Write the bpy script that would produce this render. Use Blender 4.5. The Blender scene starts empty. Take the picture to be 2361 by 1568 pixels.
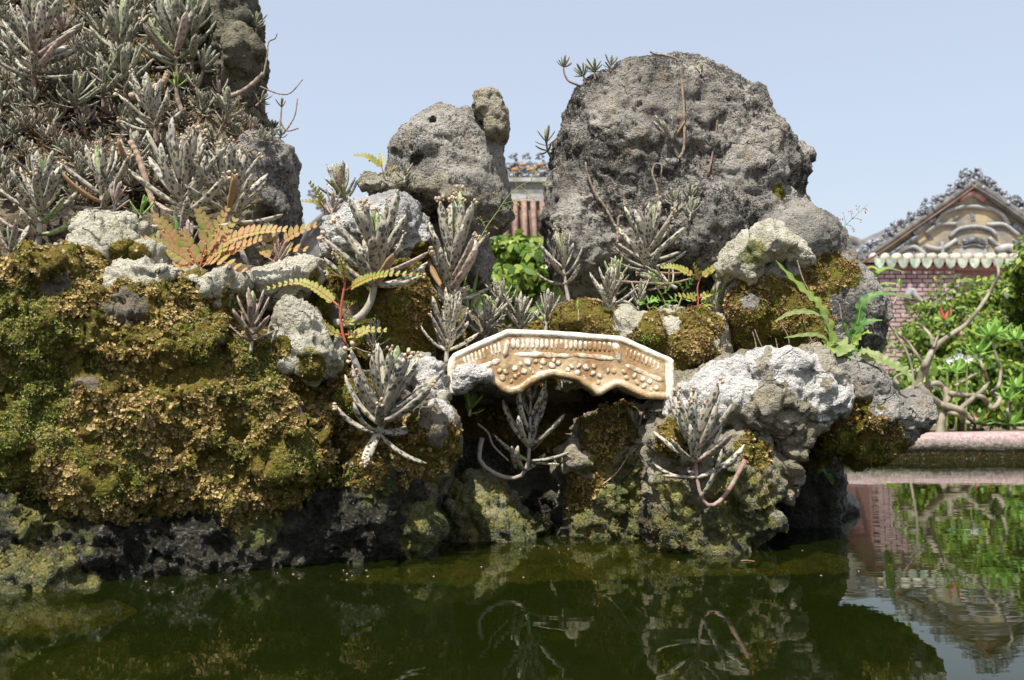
import bpy, math, random
import numpy as np
from mathutils import Vector, Matrix
from mathutils.bvhtree import BVHTree

# ------------------------------------------------------------------ camera, sky, sun, exposure
scene = bpy.context.scene
COL = scene.collection
VW, VH, F, CX, CY = 2361.0, 1568.0, 2075.0, 1180.5, 784.0   # layout units of the picture plane
CAMZ = 0.30
PITCH = math.atan((922.0 - CY) / F)
cam_d = bpy.data.cameras.new('camera')
cam_d.sensor_width = 23.6
cam_d.lens = F / VW * 23.6
cam_d.clip_start = 0.05
cam_d.clip_end = 500
cam_d.dof.use_dof = True
cam_d.dof.focus_distance = 1.95
cam_d.dof.aperture_fstop = 4.5
cam = bpy.data.objects.new('camera', cam_d)
COL.objects.link(cam)
cam.location = (0, 0, CAMZ)
cam.rotation_euler = (math.pi / 2 + PITCH, 0, 0)
scene.camera = cam

SUN_EL, SUN_AZ = math.radians(60), math.radians(24)      # azimuth: sun behind the camera, turned to the left
sdir = Vector((-math.sin(SUN_AZ) * math.cos(SUN_EL), -math.cos(SUN_AZ) * math.cos(SUN_EL), math.sin(SUN_EL)))
world = bpy.data.worlds.new('World')
scene.world = world
world.use_nodes = True
wn = world.node_tree
bg = wn.nodes['Background']
sky = wn.nodes.new('ShaderNodeTexSky')
sky.sky_type = 'NISHITA'
sky.sun_disc = False
sky.sun_elevation = SUN_EL
sky.sun_rotation = math.pi + SUN_AZ
sky.air_density = 1.3
sky.dust_density = 2.4
sky.ozone_density = 0.6
haze_mix = wn.nodes.new('ShaderNodeMix')            # even tropical haze over the whole sky
haze_mix.data_type = 'RGBA'
haze_mix.inputs[0].default_value = 0.70
haze_mix.inputs[7].default_value = (2.12, 2.25, 2.56, 1)
wn.links.new(sky.outputs[0], haze_mix.inputs[6])
wn.links.new(haze_mix.outputs[2], bg.inputs['Color'])
bg.inputs['Strength'].default_value = 0.15
sun_d = bpy.data.lights.new('sun', 'SUN')
sun_d.energy = 4.2
sun_d.angle = math.radians(0.53)
sun_d.color = (1.0, 0.95, 0.87)
sun = bpy.data.objects.new('sun', sun_d)
COL.objects.link(sun)
sun.rotation_euler = (-sdir).to_track_quat('-Z', 'Y').to_euler()
sun.location = sdir * 20
scene.view_settings.view_transform = 'Standard'
scene.view_settings.look = 'None'
scene.view_settings.exposure = 0.92
scene.view_settings.gamma = 1.0
scene.view_settings.use_curve_mapping = False
scene.render.engine = 'CYCLES'
scene.cycles.use_denoising = True
scene.cycles.max_bounces = 8
scene.cycles.transparent_max_bounces = 12
scene.cycles.sample_clamp_indirect = 4.0
scene.cycles.caustics_reflective = False
scene.cycles.caustics_refractive = False

rnd = random.Random(7)
nrg = np.random.default_rng(11)
cp, sp = math.cos(PITCH), math.sin(PITCH)

def P(vx, vy, d):
    """picture-plane point at distance d along world Y -> world point"""
    X, Z = (vx - CX) / F, (CY - vy) / F
    y, z = cp - Z * sp, sp + Z * cp
    t = d / y
    return np.array((X * t, d, CAMZ + z * t))

def V3(p):
    return Vector((float(p[0]), float(p[1]), float(p[2])))

def px(n, d):
    return n * d / F

# ------------------------------------------------------------------ object helpers
def tag(o, label=None, cat=None, group=None, kind=None):
    if label: o['label'] = label
    if cat: o['category'] = cat
    if group: o['group'] = group
    if kind: o['kind'] = kind
    return o

def link(name, me, parent=None, loc=None):
    o = bpy.data.objects.new(name, me)
    COL.objects.link(o)
    if parent is not None: o.parent = parent
    if loc is not None: o.location = loc
    return o

def empty(name, loc=(0, 0, 0)):
    o = bpy.data.objects.new(name, None)
    o.empty_display_size = 0.02
    COL.objects.link(o)
    o.location = loc
    return o

def mesh(name, verts, faces, mat=None, smooth=True, attrs=None, colors=None):
    """faces: (N,3) or (N,4) int array, or python list of polygons"""
    me = bpy.data.meshes.new(name)
    verts = np.asarray(verts, dtype=np.float32)
    if isinstance(faces, np.ndarray):
        n, k = faces.shape
        me.vertices.add(len(verts))
        me.vertices.foreach_set('co', verts.ravel())
        me.loops.add(n * k)
        me.loops.foreach_set('vertex_index', faces.astype(np.int32).ravel())
        me.polygons.add(n)
        me.polygons.foreach_set('loop_start', np.arange(0, n * k, k, dtype=np.int32))
        me.update(calc_edges=True)
    else:
        me.from_pydata([tuple(map(float, v)) for v in verts], [], [tuple(map(int, f)) for f in faces])
        me.update()
    if smooth:
        me.polygons.foreach_set('use_smooth', np.ones(len(me.polygons), dtype=bool))
    if attrs:
        for k_, a in attrs.items():
            at = me.attributes.new(k_, 'FLOAT', 'POINT')
            at.data.foreach_set('value', np.asarray(a, dtype=np.float32))
    if colors is not None:
        at = me.attributes.new('tint', 'FLOAT_COLOR', 'POINT')
        c4 = np.ones((len(verts), 4), dtype=np.float32)
        c4[:, :3] = colors
        at.data.foreach_set('color', c4.ravel())
    if mat is not None: me.materials.append(mat)
    return me

class MB:
    """collects simple shapes into one mesh"""
    def __init__(s): s.v, s.f = [], []
    def add(s, v, f):
        b = len(s.v)
        s.v += [tuple(map(float, q)) for q in v]
        s.f += [tuple(int(i) + b for i in q) for q in f]
        return s
    def box(s, c, h, rot=None, taper=1.0):
        vs = []
        for z in (-1, 1):
            k = taper if z > 0 else 1.0
            for x, y in ((-1, -1), (1, -1), (1, 1), (-1, 1)):
                q = Vector((x * h[0] * k, y * h[1] * k, z * h[2]))
                if rot is not None: q = rot @ q
                vs.append((c[0] + q.x, c[1] + q.y, c[2] + q.z))
        return s.add(vs, [(3, 2, 1, 0), (4, 5, 6, 7), (0, 1, 5, 4), (1, 2, 6, 5), (2, 3, 7, 6), (3, 0, 4, 7)])
    def ball(s, c, r, nu=8, nv=5, rot=None):
        if not hasattr(r, '__len__'): r = (r, r, r)
        vs, fs = [(0, 0, -1)], []
        for j in range(1, nv):
            a = -math.pi / 2 + math.pi * j / nv
            for i in range(nu):
                b = 2 * math.pi * i / nu
                vs.append((math.cos(a) * math.cos(b), math.cos(a) * math.sin(b), math.sin(a)))
        vs.append((0, 0, 1))
        for i in range(nu): fs.append((0, 1 + (i + 1) % nu, 1 + i))
        for j in range(nv - 2):
            for i in range(nu):
                a0 = 1 + j * nu
                fs.append((a0 + i, a0 + (i + 1) % nu, a0 + nu + (i + 1) % nu, a0 + nu + i))
        t0 = 1 + (nv - 2) * nu
        for i in range(nu): fs.append((t0 + i, t0 + (i + 1) % nu, len(vs) - 1))
        out = []
        for q in vs:
            w = Vector((q[0] * r[0], q[1] * r[1], q[2] * r[2]))
            if rot is not None: w = rot @ w
            out.append((w.x + c[0], w.y + c[1], w.z + c[2]))
        return s.add(out, fs)
    def tube(s, pts, rad, n=6, cap=True):
        v, f = tube(pts, rad, n, cap)
        return s.add(v, f)
    def build(s, name, mat, parent=None, smooth=True, loc=None):
        return link(name, mesh(name, s.v, s.f, mat, smooth), parent, loc)

def spline(pts, n):
    """Catmull-Rom resample of a list of points"""
    p = np.asarray(pts, float)
    if len(p) == 2:
        t = np.linspace(0, 1, n)[:, None]
        return p[0] * (1 - t) + p[1] * t
    q = np.vstack([2 * p[0] - p[1], p, 2 * p[-1] - p[-2]])
    out = []
    m = len(p) - 1
    for u in np.linspace(0, m - 1e-9, n):
        i = int(u); t = u - i
        a, b, c, d = q[i], q[i + 1], q[i + 2], q[i + 3]
        out.append(0.5 * (2 * b + (c - a) * t + (2 * a - 5 * b + 4 * c - d) * t * t + (3 * b - a - 3 * c + d) * t ** 3))
    return np.array(out)

def frames(pts):
    p = np.asarray(pts, float)
    t = np.gradient(p, axis=0)
    t /= np.linalg.norm(t, axis=1)[:, None] + 1e-12
    ref = np.array((0.31, -0.9, 0.2))
    n0 = ref - t[0] * ref.dot(t[0]); n0 /= np.linalg.norm(n0)
    N = [n0]
    for i in range(1, len(p)):
        n = N[-1] - t[i] * N[-1].dot(t[i])
        N.append(n / (np.linalg.norm(n) + 1e-12))
    N = np.array(N)
    return t, N, np.cross(t, N)

def tube(pts, rad, n=6, cap=True):
    p = np.asarray(pts, float)
    r = np.broadcast_to(np.asarray(rad, float), (len(p),)) if not hasattr(rad, '__len__') else np.asarray(rad, float)
    t, N, B = frames(p)
    vs, fs = [], []
    for i in range(len(p)):
        for k in range(n):
            a = 2 * math.pi * k / n
            vs.append(p[i] + r[i] * (math.cos(a) * N[i] + math.sin(a) * B[i]))
    for i in range(len(p) - 1):
        for k in range(n):
            fs.append((i * n + k, i * n + (k + 1) % n, (i + 1) * n + (k + 1) % n, (i + 1) * n + k))
    if cap:
        fs.append(tuple(range(n - 1, -1, -1)))
        fs.append(tuple((len(p) - 1) * n + k for k in range(n)))
    return vs, fs

# ------------------------------------------------------------------ noise (numpy)
def _hash(ix, iy, iz, seed):
    h = (ix.astype(np.uint32) * np.uint32(374761393)) ^ (iy.astype(np.uint32) * np.uint32(668265263)) ^ (iz.astype(np.uint32) * np.uint32(2147483647)) ^ np.uint32((seed * 974634211 + 12345) & 0xffffffff)
    h = (h ^ (h >> np.uint32(13))) * np.uint32(1274126177)
    h = (h ^ (h >> np.uint32(16))) * np.uint32(2246822519)
    h = h ^ (h >> np.uint32(13))
    return h.astype(np.float32) * np.float32(1.0 / 4294967295.0)

def vnoise(p, freq, seed=0):
    q = np.asarray(p, np.float64) * freq + 1000.0
    i = np.floor(q).astype(np.int64)
    f = (q - i).astype(np.float32)
    u = f * f * f * (f * (f * 6 - 15) + 10)
    x, y, z = i[:, 0], i[:, 1], i[:, 2]
    def c(a, b, d): return _hash(x + a, y + b, z + d, seed)
    ux, uy, uz = u[:, 0], u[:, 1], u[:, 2]
    a = c(0, 0, 0) * (1 - ux) + c(1, 0, 0) * ux
    b = c(0, 1, 0) * (1 - ux) + c(1, 1, 0) * ux
    cc = c(0, 0, 1) * (1 - ux) + c(1, 0, 1) * ux
    d = c(0, 1, 1) * (1 - ux) + c(1, 1, 1) * ux
    return ((a * (1 - uy) + b * uy) * (1 - uz) + (cc * (1 - uy) + d * uy) * uz) * 2 - 1

def fbm(p, freq, octv=4, seed=0, gain=0.5):
    s, a, tot = 0, 1.0, 0.0
    for o in range(octv):
        s = s + a * vnoise(p, freq * 2.03 ** o, seed + o * 17)
        tot += a; a *= gain
    return s / tot

def ridged(p, freq, octv=3, seed=0):
    s, a, tot = 0, 1.0, 0.0
    for o in range(octv):
        s = s + a * (1 - 2 * np.abs(vnoise(p, freq * 2.1 ** o, seed + o * 31)))
        tot += a; a *= 0.5
    return s / tot

def worley(p, size, seed=0, two=False):
    """distance to the nearest jittered point / size, and that point's random number"""
    q = np.asarray(p, np.float64) / size + 500.0
    i = np.floor(q).astype(np.int64)
    best = np.full(len(q), 9.0, np.float32); b2 = best.copy(); rid = np.zeros(len(q), np.float32)
    for a in (-1, 0, 1):
        for b in (-1, 0, 1):
            for c in (-1, 0, 1):
                x, y, z = i[:, 0] + a, i[:, 1] + b, i[:, 2] + c
                jx, jy, jz = _hash(x, y, z, seed), _hash(x, y, z, seed + 1), _hash(x, y, z, seed + 2)
                d = np.sqrt((x + jx - q[:, 0]) ** 2 + (y + jy - q[:, 1]) ** 2 + (z + jz - q[:, 2]) ** 2).astype(np.float32)
                m = d < best
                b2 = np.where(m, best, np.minimum(b2, d))
                best[m] = d[m]
                rid[m] = _hash(x, y, z, seed + 3)[m]
    return (best, b2, rid) if two else (best, rid)

def sstep(a, b, x):
    t = np.clip((x - a) / (b - a), 0, 1)
    return t * t * (3 - 2 * t)
# ------------------------------------------------------------------ materials
class NT:
    def __init__(s, name, rough=0.8, spec=0.3):
        s.m = bpy.data.materials.new(name); s.m.use_nodes = True
        s.t = s.m.node_tree; s.b = s.t.nodes['Principled BSDF']
        s.out = s.t.nodes['Material Output']
        s.b.inputs['Roughness'].default_value = rough
        s.b.inputs['Specular IOR Level'].default_value = spec
    def set(s, sock, v):
        if v is None: return
        if isinstance(v, bpy.types.NodeSocket): s.t.links.new(v, sock)
        elif hasattr(v, '__len__') and sock.type == 'RGBA' and len(v) == 3: sock.default_value = (*v, 1)
        else: sock.default_value = v
    def node(s, typ, **kw):
        n = s.t.nodes.new(typ)
        for k, v in kw.items(): setattr(n, k, v)
        return n
    def obj(s): return s.node('ShaderNodeTexCoord').outputs['Object']
    def gen(s): return s.node('ShaderNodeTexCoord').outputs['Generated']
    def rand(s): return s.node('ShaderNodeObjectInfo').outputs['Random']
    def attr(s, name, col=False):
        n = s.node('ShaderNodeAttribute'); n.attribute_name = name
        return n.outputs['Color' if col else 'Fac']
    def map(s, v, scale=(1, 1, 1), loc=None):
        n = s.node('ShaderNodeMapping'); s.set(n.inputs['Vector'], v)
        n.inputs['Scale'].default_value = scale
        if loc is not None: s.set(n.inputs['Location'], loc)
        return n.outputs[0]
    def noise(s, v, scale, detail=4, rough=0.55, dist=0.0):
        n = s.node('ShaderNodeTexNoise'); s.set(n.inputs['Vector'], v)
        n.inputs['Scale'].default_value = scale; n.inputs['Detail'].default_value = detail
        n.inputs['Roughness'].default_value = rough; n.inputs['Distortion'].default_value = dist
        return n.outputs['Fac']
    def voro(s, v, scale, feature='F1', rnd=1.0):
        n = s.node('ShaderNodeTexVoronoi'); n.feature = feature; s.set(n.inputs['Vector'], v)
        n.inputs['Scale'].default_value = scale; n.inputs['Randomness'].default_value = rnd
        return n.outputs['Distance'], (n.outputs['Color'] if 'Color' in n.outputs else None)
    def math(s, op, a, b=None, clamp=False):
        n = s.node('ShaderNodeMath'); n.operation = op; n.use_clamp = clamp
        s.set(n.inputs[0], a)
        if b is not None: s.set(n.inputs[1], b)
        return n.outputs[0]
    def step(s, x, lo, hi, a=0.0, b=1.0):
        n = s.node('ShaderNodeMapRange'); n.interpolation_type = 'SMOOTHSTEP'
        s.set(n.inputs['Value'], x)
        s.set(n.inputs['From Min'], lo); s.set(n.inputs['From Max'], hi)
        n.inputs['To Min'].default_value = a; n.inputs['To Max'].default_value = b
        return n.outputs[0]
    def mix(s, f, a, b, blend='MIX'):
        n = s.node('ShaderNodeMix'); n.data_type = 'RGBA'; n.blend_type = blend
        s.set(n.inputs[0], f); s.set(n.inputs[6], a); s.set(n.inputs[7], b)
        return n.outputs[2]
    def ramp(s, f, stops):
        n = s.node('ShaderNodeValToRGB'); s.set(n.inputs[0], f)
        e = n.color_ramp.elements
        while len(e) < len(stops): e.new(0.5)
        for q, (p, c) in zip(e, stops): q.position = p; q.color = (*c, 1)
        return n.outputs[0]
    def bump(s, h, strength=0.5, dist=0.01, normal=None):
        n = s.node('ShaderNodeBump'); s.set(n.inputs['Height'], h)
        n.inputs['Strength'].default_value = strength; n.inputs['Distance'].default_value = dist
        if normal is not None: s.set(n.inputs['Normal'], normal)
        return n.outputs[0]
    def done(s, col=None, rough=None, normal=None, **kw):
        s.set(s.b.inputs['Base Color'], col); s.set(s.b.inputs['Roughness'], rough); s.set(s.b.inputs['Normal'], normal)
        for k, v in kw.items(): s.set(s.b.inputs[k.replace('_', ' ')], v)
        return s.m

def rock_mat(name, light, mid, dark, lichen=0.5, warm=(0.36, 0.27, 0.15), warmth=0.25, pit=0.5, seed=0.0, grain=1.0):
    n = NT(name, 0.9, 0.25)
    o = n.map(n.obj(), loc=(seed, seed * 1.7, seed * 0.3))
    a = n.noise(o, 7, 5, 0.6); b = n.noise(o, 34, 6, 0.7); c = n.noise(o, 150, 5, 0.7)
    v, vc = n.voro(o, 95)
    col = n.mix(n.step(a, 0.36, 0.66), mid, light)
    col = n.mix(n.math('MULTIPLY', n.step(n.noise(o, 13, 4, 0.6), 0.5, 0.68), warmth), col, warm)
    lm = n.math('ADD', n.math('MULTIPLY', n.noise(o, 5.3, 4, 0.6), 0.55), n.math('MULTIPLY', b, 0.45))
    lm = n.math('ADD', lm, n.math('MULTIPLY', n.math('SUBTRACT', c, 0.5), 0.55))
    col = n.mix(n.step(lm, 0.66 - 0.3 * lichen, 0.74 - 0.3 * lichen, 0, 0.9), col, dark)
    col = n.mix(n.step(b, 0.56, 0.68, 0, 0.55), col, light)
    col = n.mix(n.step(c, 0.58, 0.70, 0, 0.75 * grain), col, dark)
    col = n.mix(n.step(n.noise(o, 260, 3, 0.6), 0.56, 0.66, 0, 0.5 * grain), col, light)
    # large weather stains and cracks
    col = n.mix(n.math('MULTIPLY', n.step(n.noise(n.map(o, (3.2, 3.2, 1.6)), 1.0, 5, 0.6), 0.50, 0.64, 0, 0.45), n.step(b, 0.35, 0.6)), col, dark)
    col = n.mix(n.step(n.noise(n.map(o, (1, 1, 1), (4.4, 1.2, 7.7)), 11, 6, 0.7), 0.60, 0.68, 0, 0.7), col, light)
    nc = n.node('ShaderNodeTexNoise'); n.set(nc.inputs['Vector'], o); nc.inputs['Scale'].default_value = 9; nc.inputs['Detail'].default_value = 4
    wv = n.node('ShaderNodeVectorMath'); wv.operation = 'MULTIPLY_ADD'
    n.set(wv.inputs[0], nc.outputs['Color']); wv.inputs[1].default_value = (0.16, 0.16, 0.16); n.set(wv.inputs[2], o)
    ce, _ = n.voro(n.map(wv.outputs[0], (1, 1, 1.5)), 6.5, 'DISTANCE_TO_EDGE')
    crack = n.math('MULTIPLY', n.step(ce, 0.0, 0.022, 1, 0), n.step(n.noise(o, 3.7, 2), 0.5, 0.6))
    col = n.mix(n.math('MULTIPLY', crack, 0.85), col, dark)
    # lime wash / cement smeared over the stone
    lime = n.attr('lime')
    lcol = n.mix(n.step(c, 0.56, 0.68, 0, 0.55), (0.70, 0.68, 0.64), (0.30, 0.295, 0.28))
    lcol = n.mix(n.step(b, 0.53, 0.66, 0, 0.7), lcol, (0.42, 0.42, 0.42))
    lcol = n.mix(n.step(n.noise(o, 70, 5, 0.7), 0.54, 0.64, 0, 0.6), lcol, (0.27, 0.27, 0.27))
    lf = n.step(n.math('ADD', lime, n.math('MULTIPLY', n.math('SUBTRACT', b, 0.5), 0.9)), 0.42, 0.58)
    col = n.mix(lf, col, lcol)
    # yellow-green algae film
    al = n.attr('algae')
    af = n.math('ADD', n.math('MULTIPLY', n.math('SUBTRACT', b, 0.5), 1.8), n.math('MULTIPLY', n.math('SUBTRACT', c, 0.5), 1.0))
    af = n.math('ADD', af, n.math('MULTIPLY', n.math('SUBTRACT', n.noise(o, 14, 4, 0.6), 0.5), 1.6))
    af = n.math('MULTIPLY', n.step(n.math('ADD', n.math('MULTIPLY', al, 1.0), af), 0.58, 1.0, 0, 0.85), n.step(al, 0.0, 0.25))
    acol = n.mix(n.step(n.noise(o, 21, 4, 0.6), 0.38, 0.62), (0.08, 0.11, 0.015), (0.33, 0.31, 0.075))
    acol = n.mix(n.step(c, 0.50, 0.64, 0, 0.8), acol, (0.035, 0.05, 0.01))
    acol = n.mix(n.step(n.noise(o, 52, 4, 0.65), 0.55, 0.66, 0, 0.7), acol, (0.42, 0.40, 0.20))
    col = n.mix(af, col, acol)
    # short moss film under the tufts
    ms = n.attr('moss')
    mf = n.step(n.math('ADD', ms, n.math('MULTIPLY', n.math('SUBTRACT', b, 0.5), 0.8)), 0.35, 0.6)
    mcol = n.ramp(n.noise(o, 18, 6, 0.7), [(0.3, (0.05, 0.06, 0.008)), (0.42, (0.14, 0.13, 0.016)), (0.55, (0.23, 0.17, 0.04)), (0.70, (0.15, 0.18, 0.018))])
    mcol = n.mix(n.step(c, 0.52, 0.66, 0, 0.6), mcol, (0.02, 0.018, 0.006))
    col = n.mix(mf, col, mcol)
    # water-soaked stone is darker and glossy
    wet = n.step(n.math('ADD', n.attr('wet'), n.math('MULTIPLY', n.math('SUBTRACT', b, 0.5), 0.6)), 0.3, 0.7)
    dk = n.mix(1.0, col, n.mix(n.step(b, 0.45, 0.65), (0.15, 0.155, 0.135), (0.42, 0.42, 0.35)), 'MULTIPLY')
    col = n.mix(n.math('MULTIPLY', wet, n.math('SUBTRACT', 1.0, n.math('MULTIPLY', af, 0.8))), col, dk)
    rough = n.step(wet, 0, 1, 0.92, 0.33)
    h = n.math('ADD', n.math('MULTIPLY', b, 1.2), n.math('MULTIPLY', c, 0.95))
    h = n.math('ADD', h, n.math('MULTIPLY', n.noise(o, 72, 4, 0.65), 0.9))
    h = n.math('SUBTRACT', h, n.math('MULTIPLY', crack, 0.9))
    h = n.math('ADD', h, n.math('MULTIPLY', n.step(v, 0.0, 0.42, -1, 0), pit * 0.6))
    h = n.math('ADD', h, n.math('MULTIPLY', n.noise(o, 420, 3, 0.6), 0.22))
    return n.done(col, rough, n.bump(h, 0.95, 0.017), Specular_IOR_Level=n.step(wet, 0, 1, 0.2, 0.45))

M = {}
M['grey'] = rock_mat('weathered_limestone', (0.47, 0.44, 0.39), (0.19, 0.18, 0.16), (0.034, 0.033, 0.032), 0.64, warmth=0.4)
M['grey2'] = rock_mat('grey_limestone', (0.47, 0.445, 0.40), (0.235, 0.225, 0.20), (0.042, 0.041, 0.04), 0.52, warmth=0.35, seed=3.1)
M['pale'] = rock_mat('pale_coral_stone', (0.70, 0.67, 0.55), (0.49, 0.465, 0.355), (0.12, 0.12, 0.10), 0.20, warmth=0.45, warm=(0.40, 0.35, 0.17), seed=5.5, grain=0.9)
M['white'] = rock_mat('white_coral_stone', (0.66, 0.66, 0.63), (0.38, 0.38, 0.36), (0.07, 0.07, 0.07), 0.33, warmth=0.15, seed=8.2, pit=1.0)
M['buff'] = rock_mat('buff_sandstone', (0.45, 0.42, 0.33), (0.27, 0.245, 0.17), (0.09, 0.08, 0.06), 0.36, warmth=0.5, seed=2.2, grain=0.9)
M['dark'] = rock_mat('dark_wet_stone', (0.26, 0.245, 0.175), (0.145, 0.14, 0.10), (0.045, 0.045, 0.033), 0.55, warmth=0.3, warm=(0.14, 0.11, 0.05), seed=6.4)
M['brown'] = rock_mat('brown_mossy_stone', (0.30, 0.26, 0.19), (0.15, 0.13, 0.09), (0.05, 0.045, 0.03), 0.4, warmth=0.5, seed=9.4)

M['slope'] = rock_mat('earthy_slope_stone', (0.32, 0.28, 0.20), (0.12, 0.095, 0.06), (0.03, 0.025, 0.018), 0.6, warmth=0.7, warm=(0.24, 0.14, 0.06), seed=1.4)

def tint_mat(name, rough=0.75, trans=0.0, spec=0.25):
    n = NT(name, rough, spec)
    c = n.attr('tint', True)
    c = n.mix(n.step(n.noise(n.obj(), 300, 2), 0.45, 0.65, 0, 0.25), c, (0.02, 0.02, 0.008))
    n.done(c)
    if trans:
        tr = n.node('ShaderNodeBsdfTranslucent'); n.set(tr.inputs['Color'], c)
        mx = n.node('ShaderNodeMixShader'); mx.inputs[0].default_value = trans
        n.t.links.new(n.b.outputs[0], mx.inputs[1]); n.t.links.new(tr.outputs[0], mx.inputs[2])
        n.t.links.new(mx.outputs[0], n.out.inputs['Surface'])
    return n.m
M['tuft'] = tint_mat('moss_tufts', 0.75, 0.25)

def flat_mat(name, c1, c2, scale=30, rough=0.7, spec=0.3, bump=0.3, bscale=None, bdist=0.004, rndv=0.0, detail=5):
    n = NT(name, rough, spec)
    o = n.obj()
    if rndv:
        off = n.math('MULTIPLY', n.rand(), 37.0)
        o = n.map(o, loc=None); 
        ad = n.node('ShaderNodeVectorMath'); ad.operation = 'ADD'; n.set(ad.inputs[0], o)
        cb = n.node('ShaderNodeCombineXYZ'); n.set(cb.inputs[0], off); n.set(cb.inputs[1], off); n.set(cb.inputs[2], off)
        n.set(ad.inputs[1], cb.outputs[0]); o = ad.outputs[0]
    a = n.noise(o, scale, detail, 0.65)
    col = n.mix(n.step(a, 0.35, 0.66), c1, c2)
    if rndv:
        hs = n.node('ShaderNodeHueSaturation'); n.set(hs.inputs['Color'], col)
        n.set(hs.inputs['Value'], n.step(n.rand(), 0, 1, 1 - rndv, 1 + rndv)); col = hs.outputs[0]
    nm = n.bump(n.noise(o, bscale or scale * 3, 4, 0.6), bump, bdist) if bump else None
    return n.done(col, None, nm)
# ------------------------------------------------------------------ rocks as signed-distance blobs
def poly_sdf(X, Z, poly):
    d = np.full(X.shape, 1e9); inside = np.zeros(X.shape, bool)
    n = len(poly)
    for i in range(n):
        ax, az = poly[i]; bx, bz = poly[(i + 1) % n]
        ex, ez = bx - ax, bz - az
        wx, wz = X - ax, Z - az
        t = np.clip((wx * ex + wz * ez) / (ex * ex + ez * ez + 1e-12), 0, 1)
        d = np.minimum(d, (wx - ex * t) ** 2 + (wz - ez * t) ** 2)
        c = ((az > Z) != (bz > Z)) & (X < (bx - ax) * (Z - az) / (bz - az + 1e-12) + ax)
        inside ^= c
    d = np.sqrt(d)
    return np.where(inside, -d, d)

class O:      # outline given in layout units at distance d, swelling hf towards the viewer and hb away
    def __init__(s, poly, d, hf, hb, r, sx=0.0, sz=0.0, flat=0.0):
        vc = np.mean(np.array(poly, float), axis=0)
        pts = np.array([P(x, y, d + sx * (x - vc[0]) + sz * (vc[1] - y)) for x, y in poly])
        A = np.c_[pts[:, 0], pts[:, 2], np.ones(len(pts))]
        s.c = np.linalg.lstsq(A, pts[:, 1], rcond=None)[0]
        s.poly = pts[:, [0, 2]]; s.hf, s.hb, s.r, s.flat = hf, hb, r, flat
        lo, hi = pts.min(0), pts.max(0)
        s.lo = np.array((lo[0], lo[1] - hf, lo[2])); s.hi = np.array((hi[0], hi[1] + hb, hi[2]))
    def ev(s, x, y, z):
        X, Z = np.meshgrid(x, z, indexing='ij')
        d2 = poly_sdf(X, Z, s.poly)
        dc = s.c[0] * X + s.c[1] * Z + s.c[2]
        u = np.maximum(d2 + s.r, 0) / s.r
        dy = y[None, :, None] - dc[:, None, :]
        hs = np.where(dy < 0, s.hf, s.hb); rs = hs * (1 - s.flat)
        v = np.maximum(np.abs(dy) - (hs - rs), 0) / rs
        return (np.sqrt(u[:, None, :] ** 2 + v * v) - 1) * min(s.r, s.hf)

class E:      # ellipsoid: centre in layout units, radii in layout units, depth radius in metres
    def __init__(s, vx, vy, d, rx, ry, rd, rot=0.0):
        s.p = P(vx, vy, d); s.r = (px(rx, d), rd, px(ry, d)); s.a = math.radians(rot)
        m = max(s.r[0], s.r[2]); e = np.array((m, rd, m))
        s.lo, s.hi = s.p - e, s.p + e
    def ev(s, x, y, z):
        X, Y, Z = (x - s.p[0])[:, None, None], (y - s.p[1])[None, :, None], (z - s.p[2])[None, None, :]
        c, n = math.cos(s.a), math.sin(s.a)
        k = np.sqrt(((X * c + Z * n) / s.r[0]) ** 2 + (Y / s.r[1]) ** 2 + ((-X * n + Z * c) / s.r[2]) ** 2)
        return (k - 1) * min(s.r)

def smin(a, b, k):
    h = np.clip(0.5 + 0.5 * (b - a) / k, 0, 1)
    return b * (1 - h) + a * h - k * h * (1 - h)

def surface_nets(Fv, lo, h):
    ins = Fv < 0
    nx, ny, nz = Fv.shape
    cnt = np.zeros((nx - 1, ny - 1, nz - 1), np.int8)
    cr = [(a, b, c) for a in (0, 1) for b in (0, 1) for c in (0, 1)]
    sl = lambda A, a, b, c: A[a:nx - 1 + a, b:ny - 1 + b, c:nz - 1 + c]
    for q in cr: cnt += sl(ins, *q)
    act = np.argwhere((cnt > 0) & (cnt < 8))
    idx = np.full(cnt.shape, -1, np.int32)
    idx[act[:, 0], act[:, 1], act[:, 2]] = np.arange(len(act))
    acc = np.zeros((len(act), 3)); w = np.zeros(len(act))
    val = {q: Fv[act[:, 0] + q[0], act[:, 1] + q[1], act[:, 2] + q[2]] for q in cr}
    for i, a in enumerate(cr):
        for b in cr[i + 1:]:
            if sum(abs(a[k] - b[k]) for k in range(3)) != 1: continue
            fa, fb = val[a], val[b]
            m = (fa < 0) != (fb < 0)
            t = np.where(m, fa / (fa - fb + 1e-20), 0)
            pnt = np.array(a) + t[:, None] * (np.array(b) - np.array(a))
            acc[m] += pnt[m]; w[m] += 1
    V = lo + (act + acc / w[:, None]) * h
    Q = []
    for ax in range(3):
        o1, o2 = [(1, 2), (2, 0), (0, 1)][ax]
        A = ins; B = np.roll(ins, -1, axis=ax)
        ch = A != B
        s0 = [slice(1, -1)] * 3; s0[ax] = slice(0, -1)
        e = np.argwhere(ch[tuple(s0)])
        off = np.array([1, 1, 1]); off[ax] = 0
        e = e + off
        fl = A[e[:, 0], e[:, 1], e[:, 2]]
        def g(d1, d2):
            k = e.copy(); k[:, o1] -= d1; k[:, o2] -= d2
            return idx[k[:, 0], k[:, 1], k[:, 2]]
        q = np.stack([g(1, 1), g(0, 1), g(0, 0), g(1, 0)], 1)
        q[~fl] = q[~fl][:, ::-1]
        Q.append(q)
    return V, np.vstack(Q)

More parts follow.
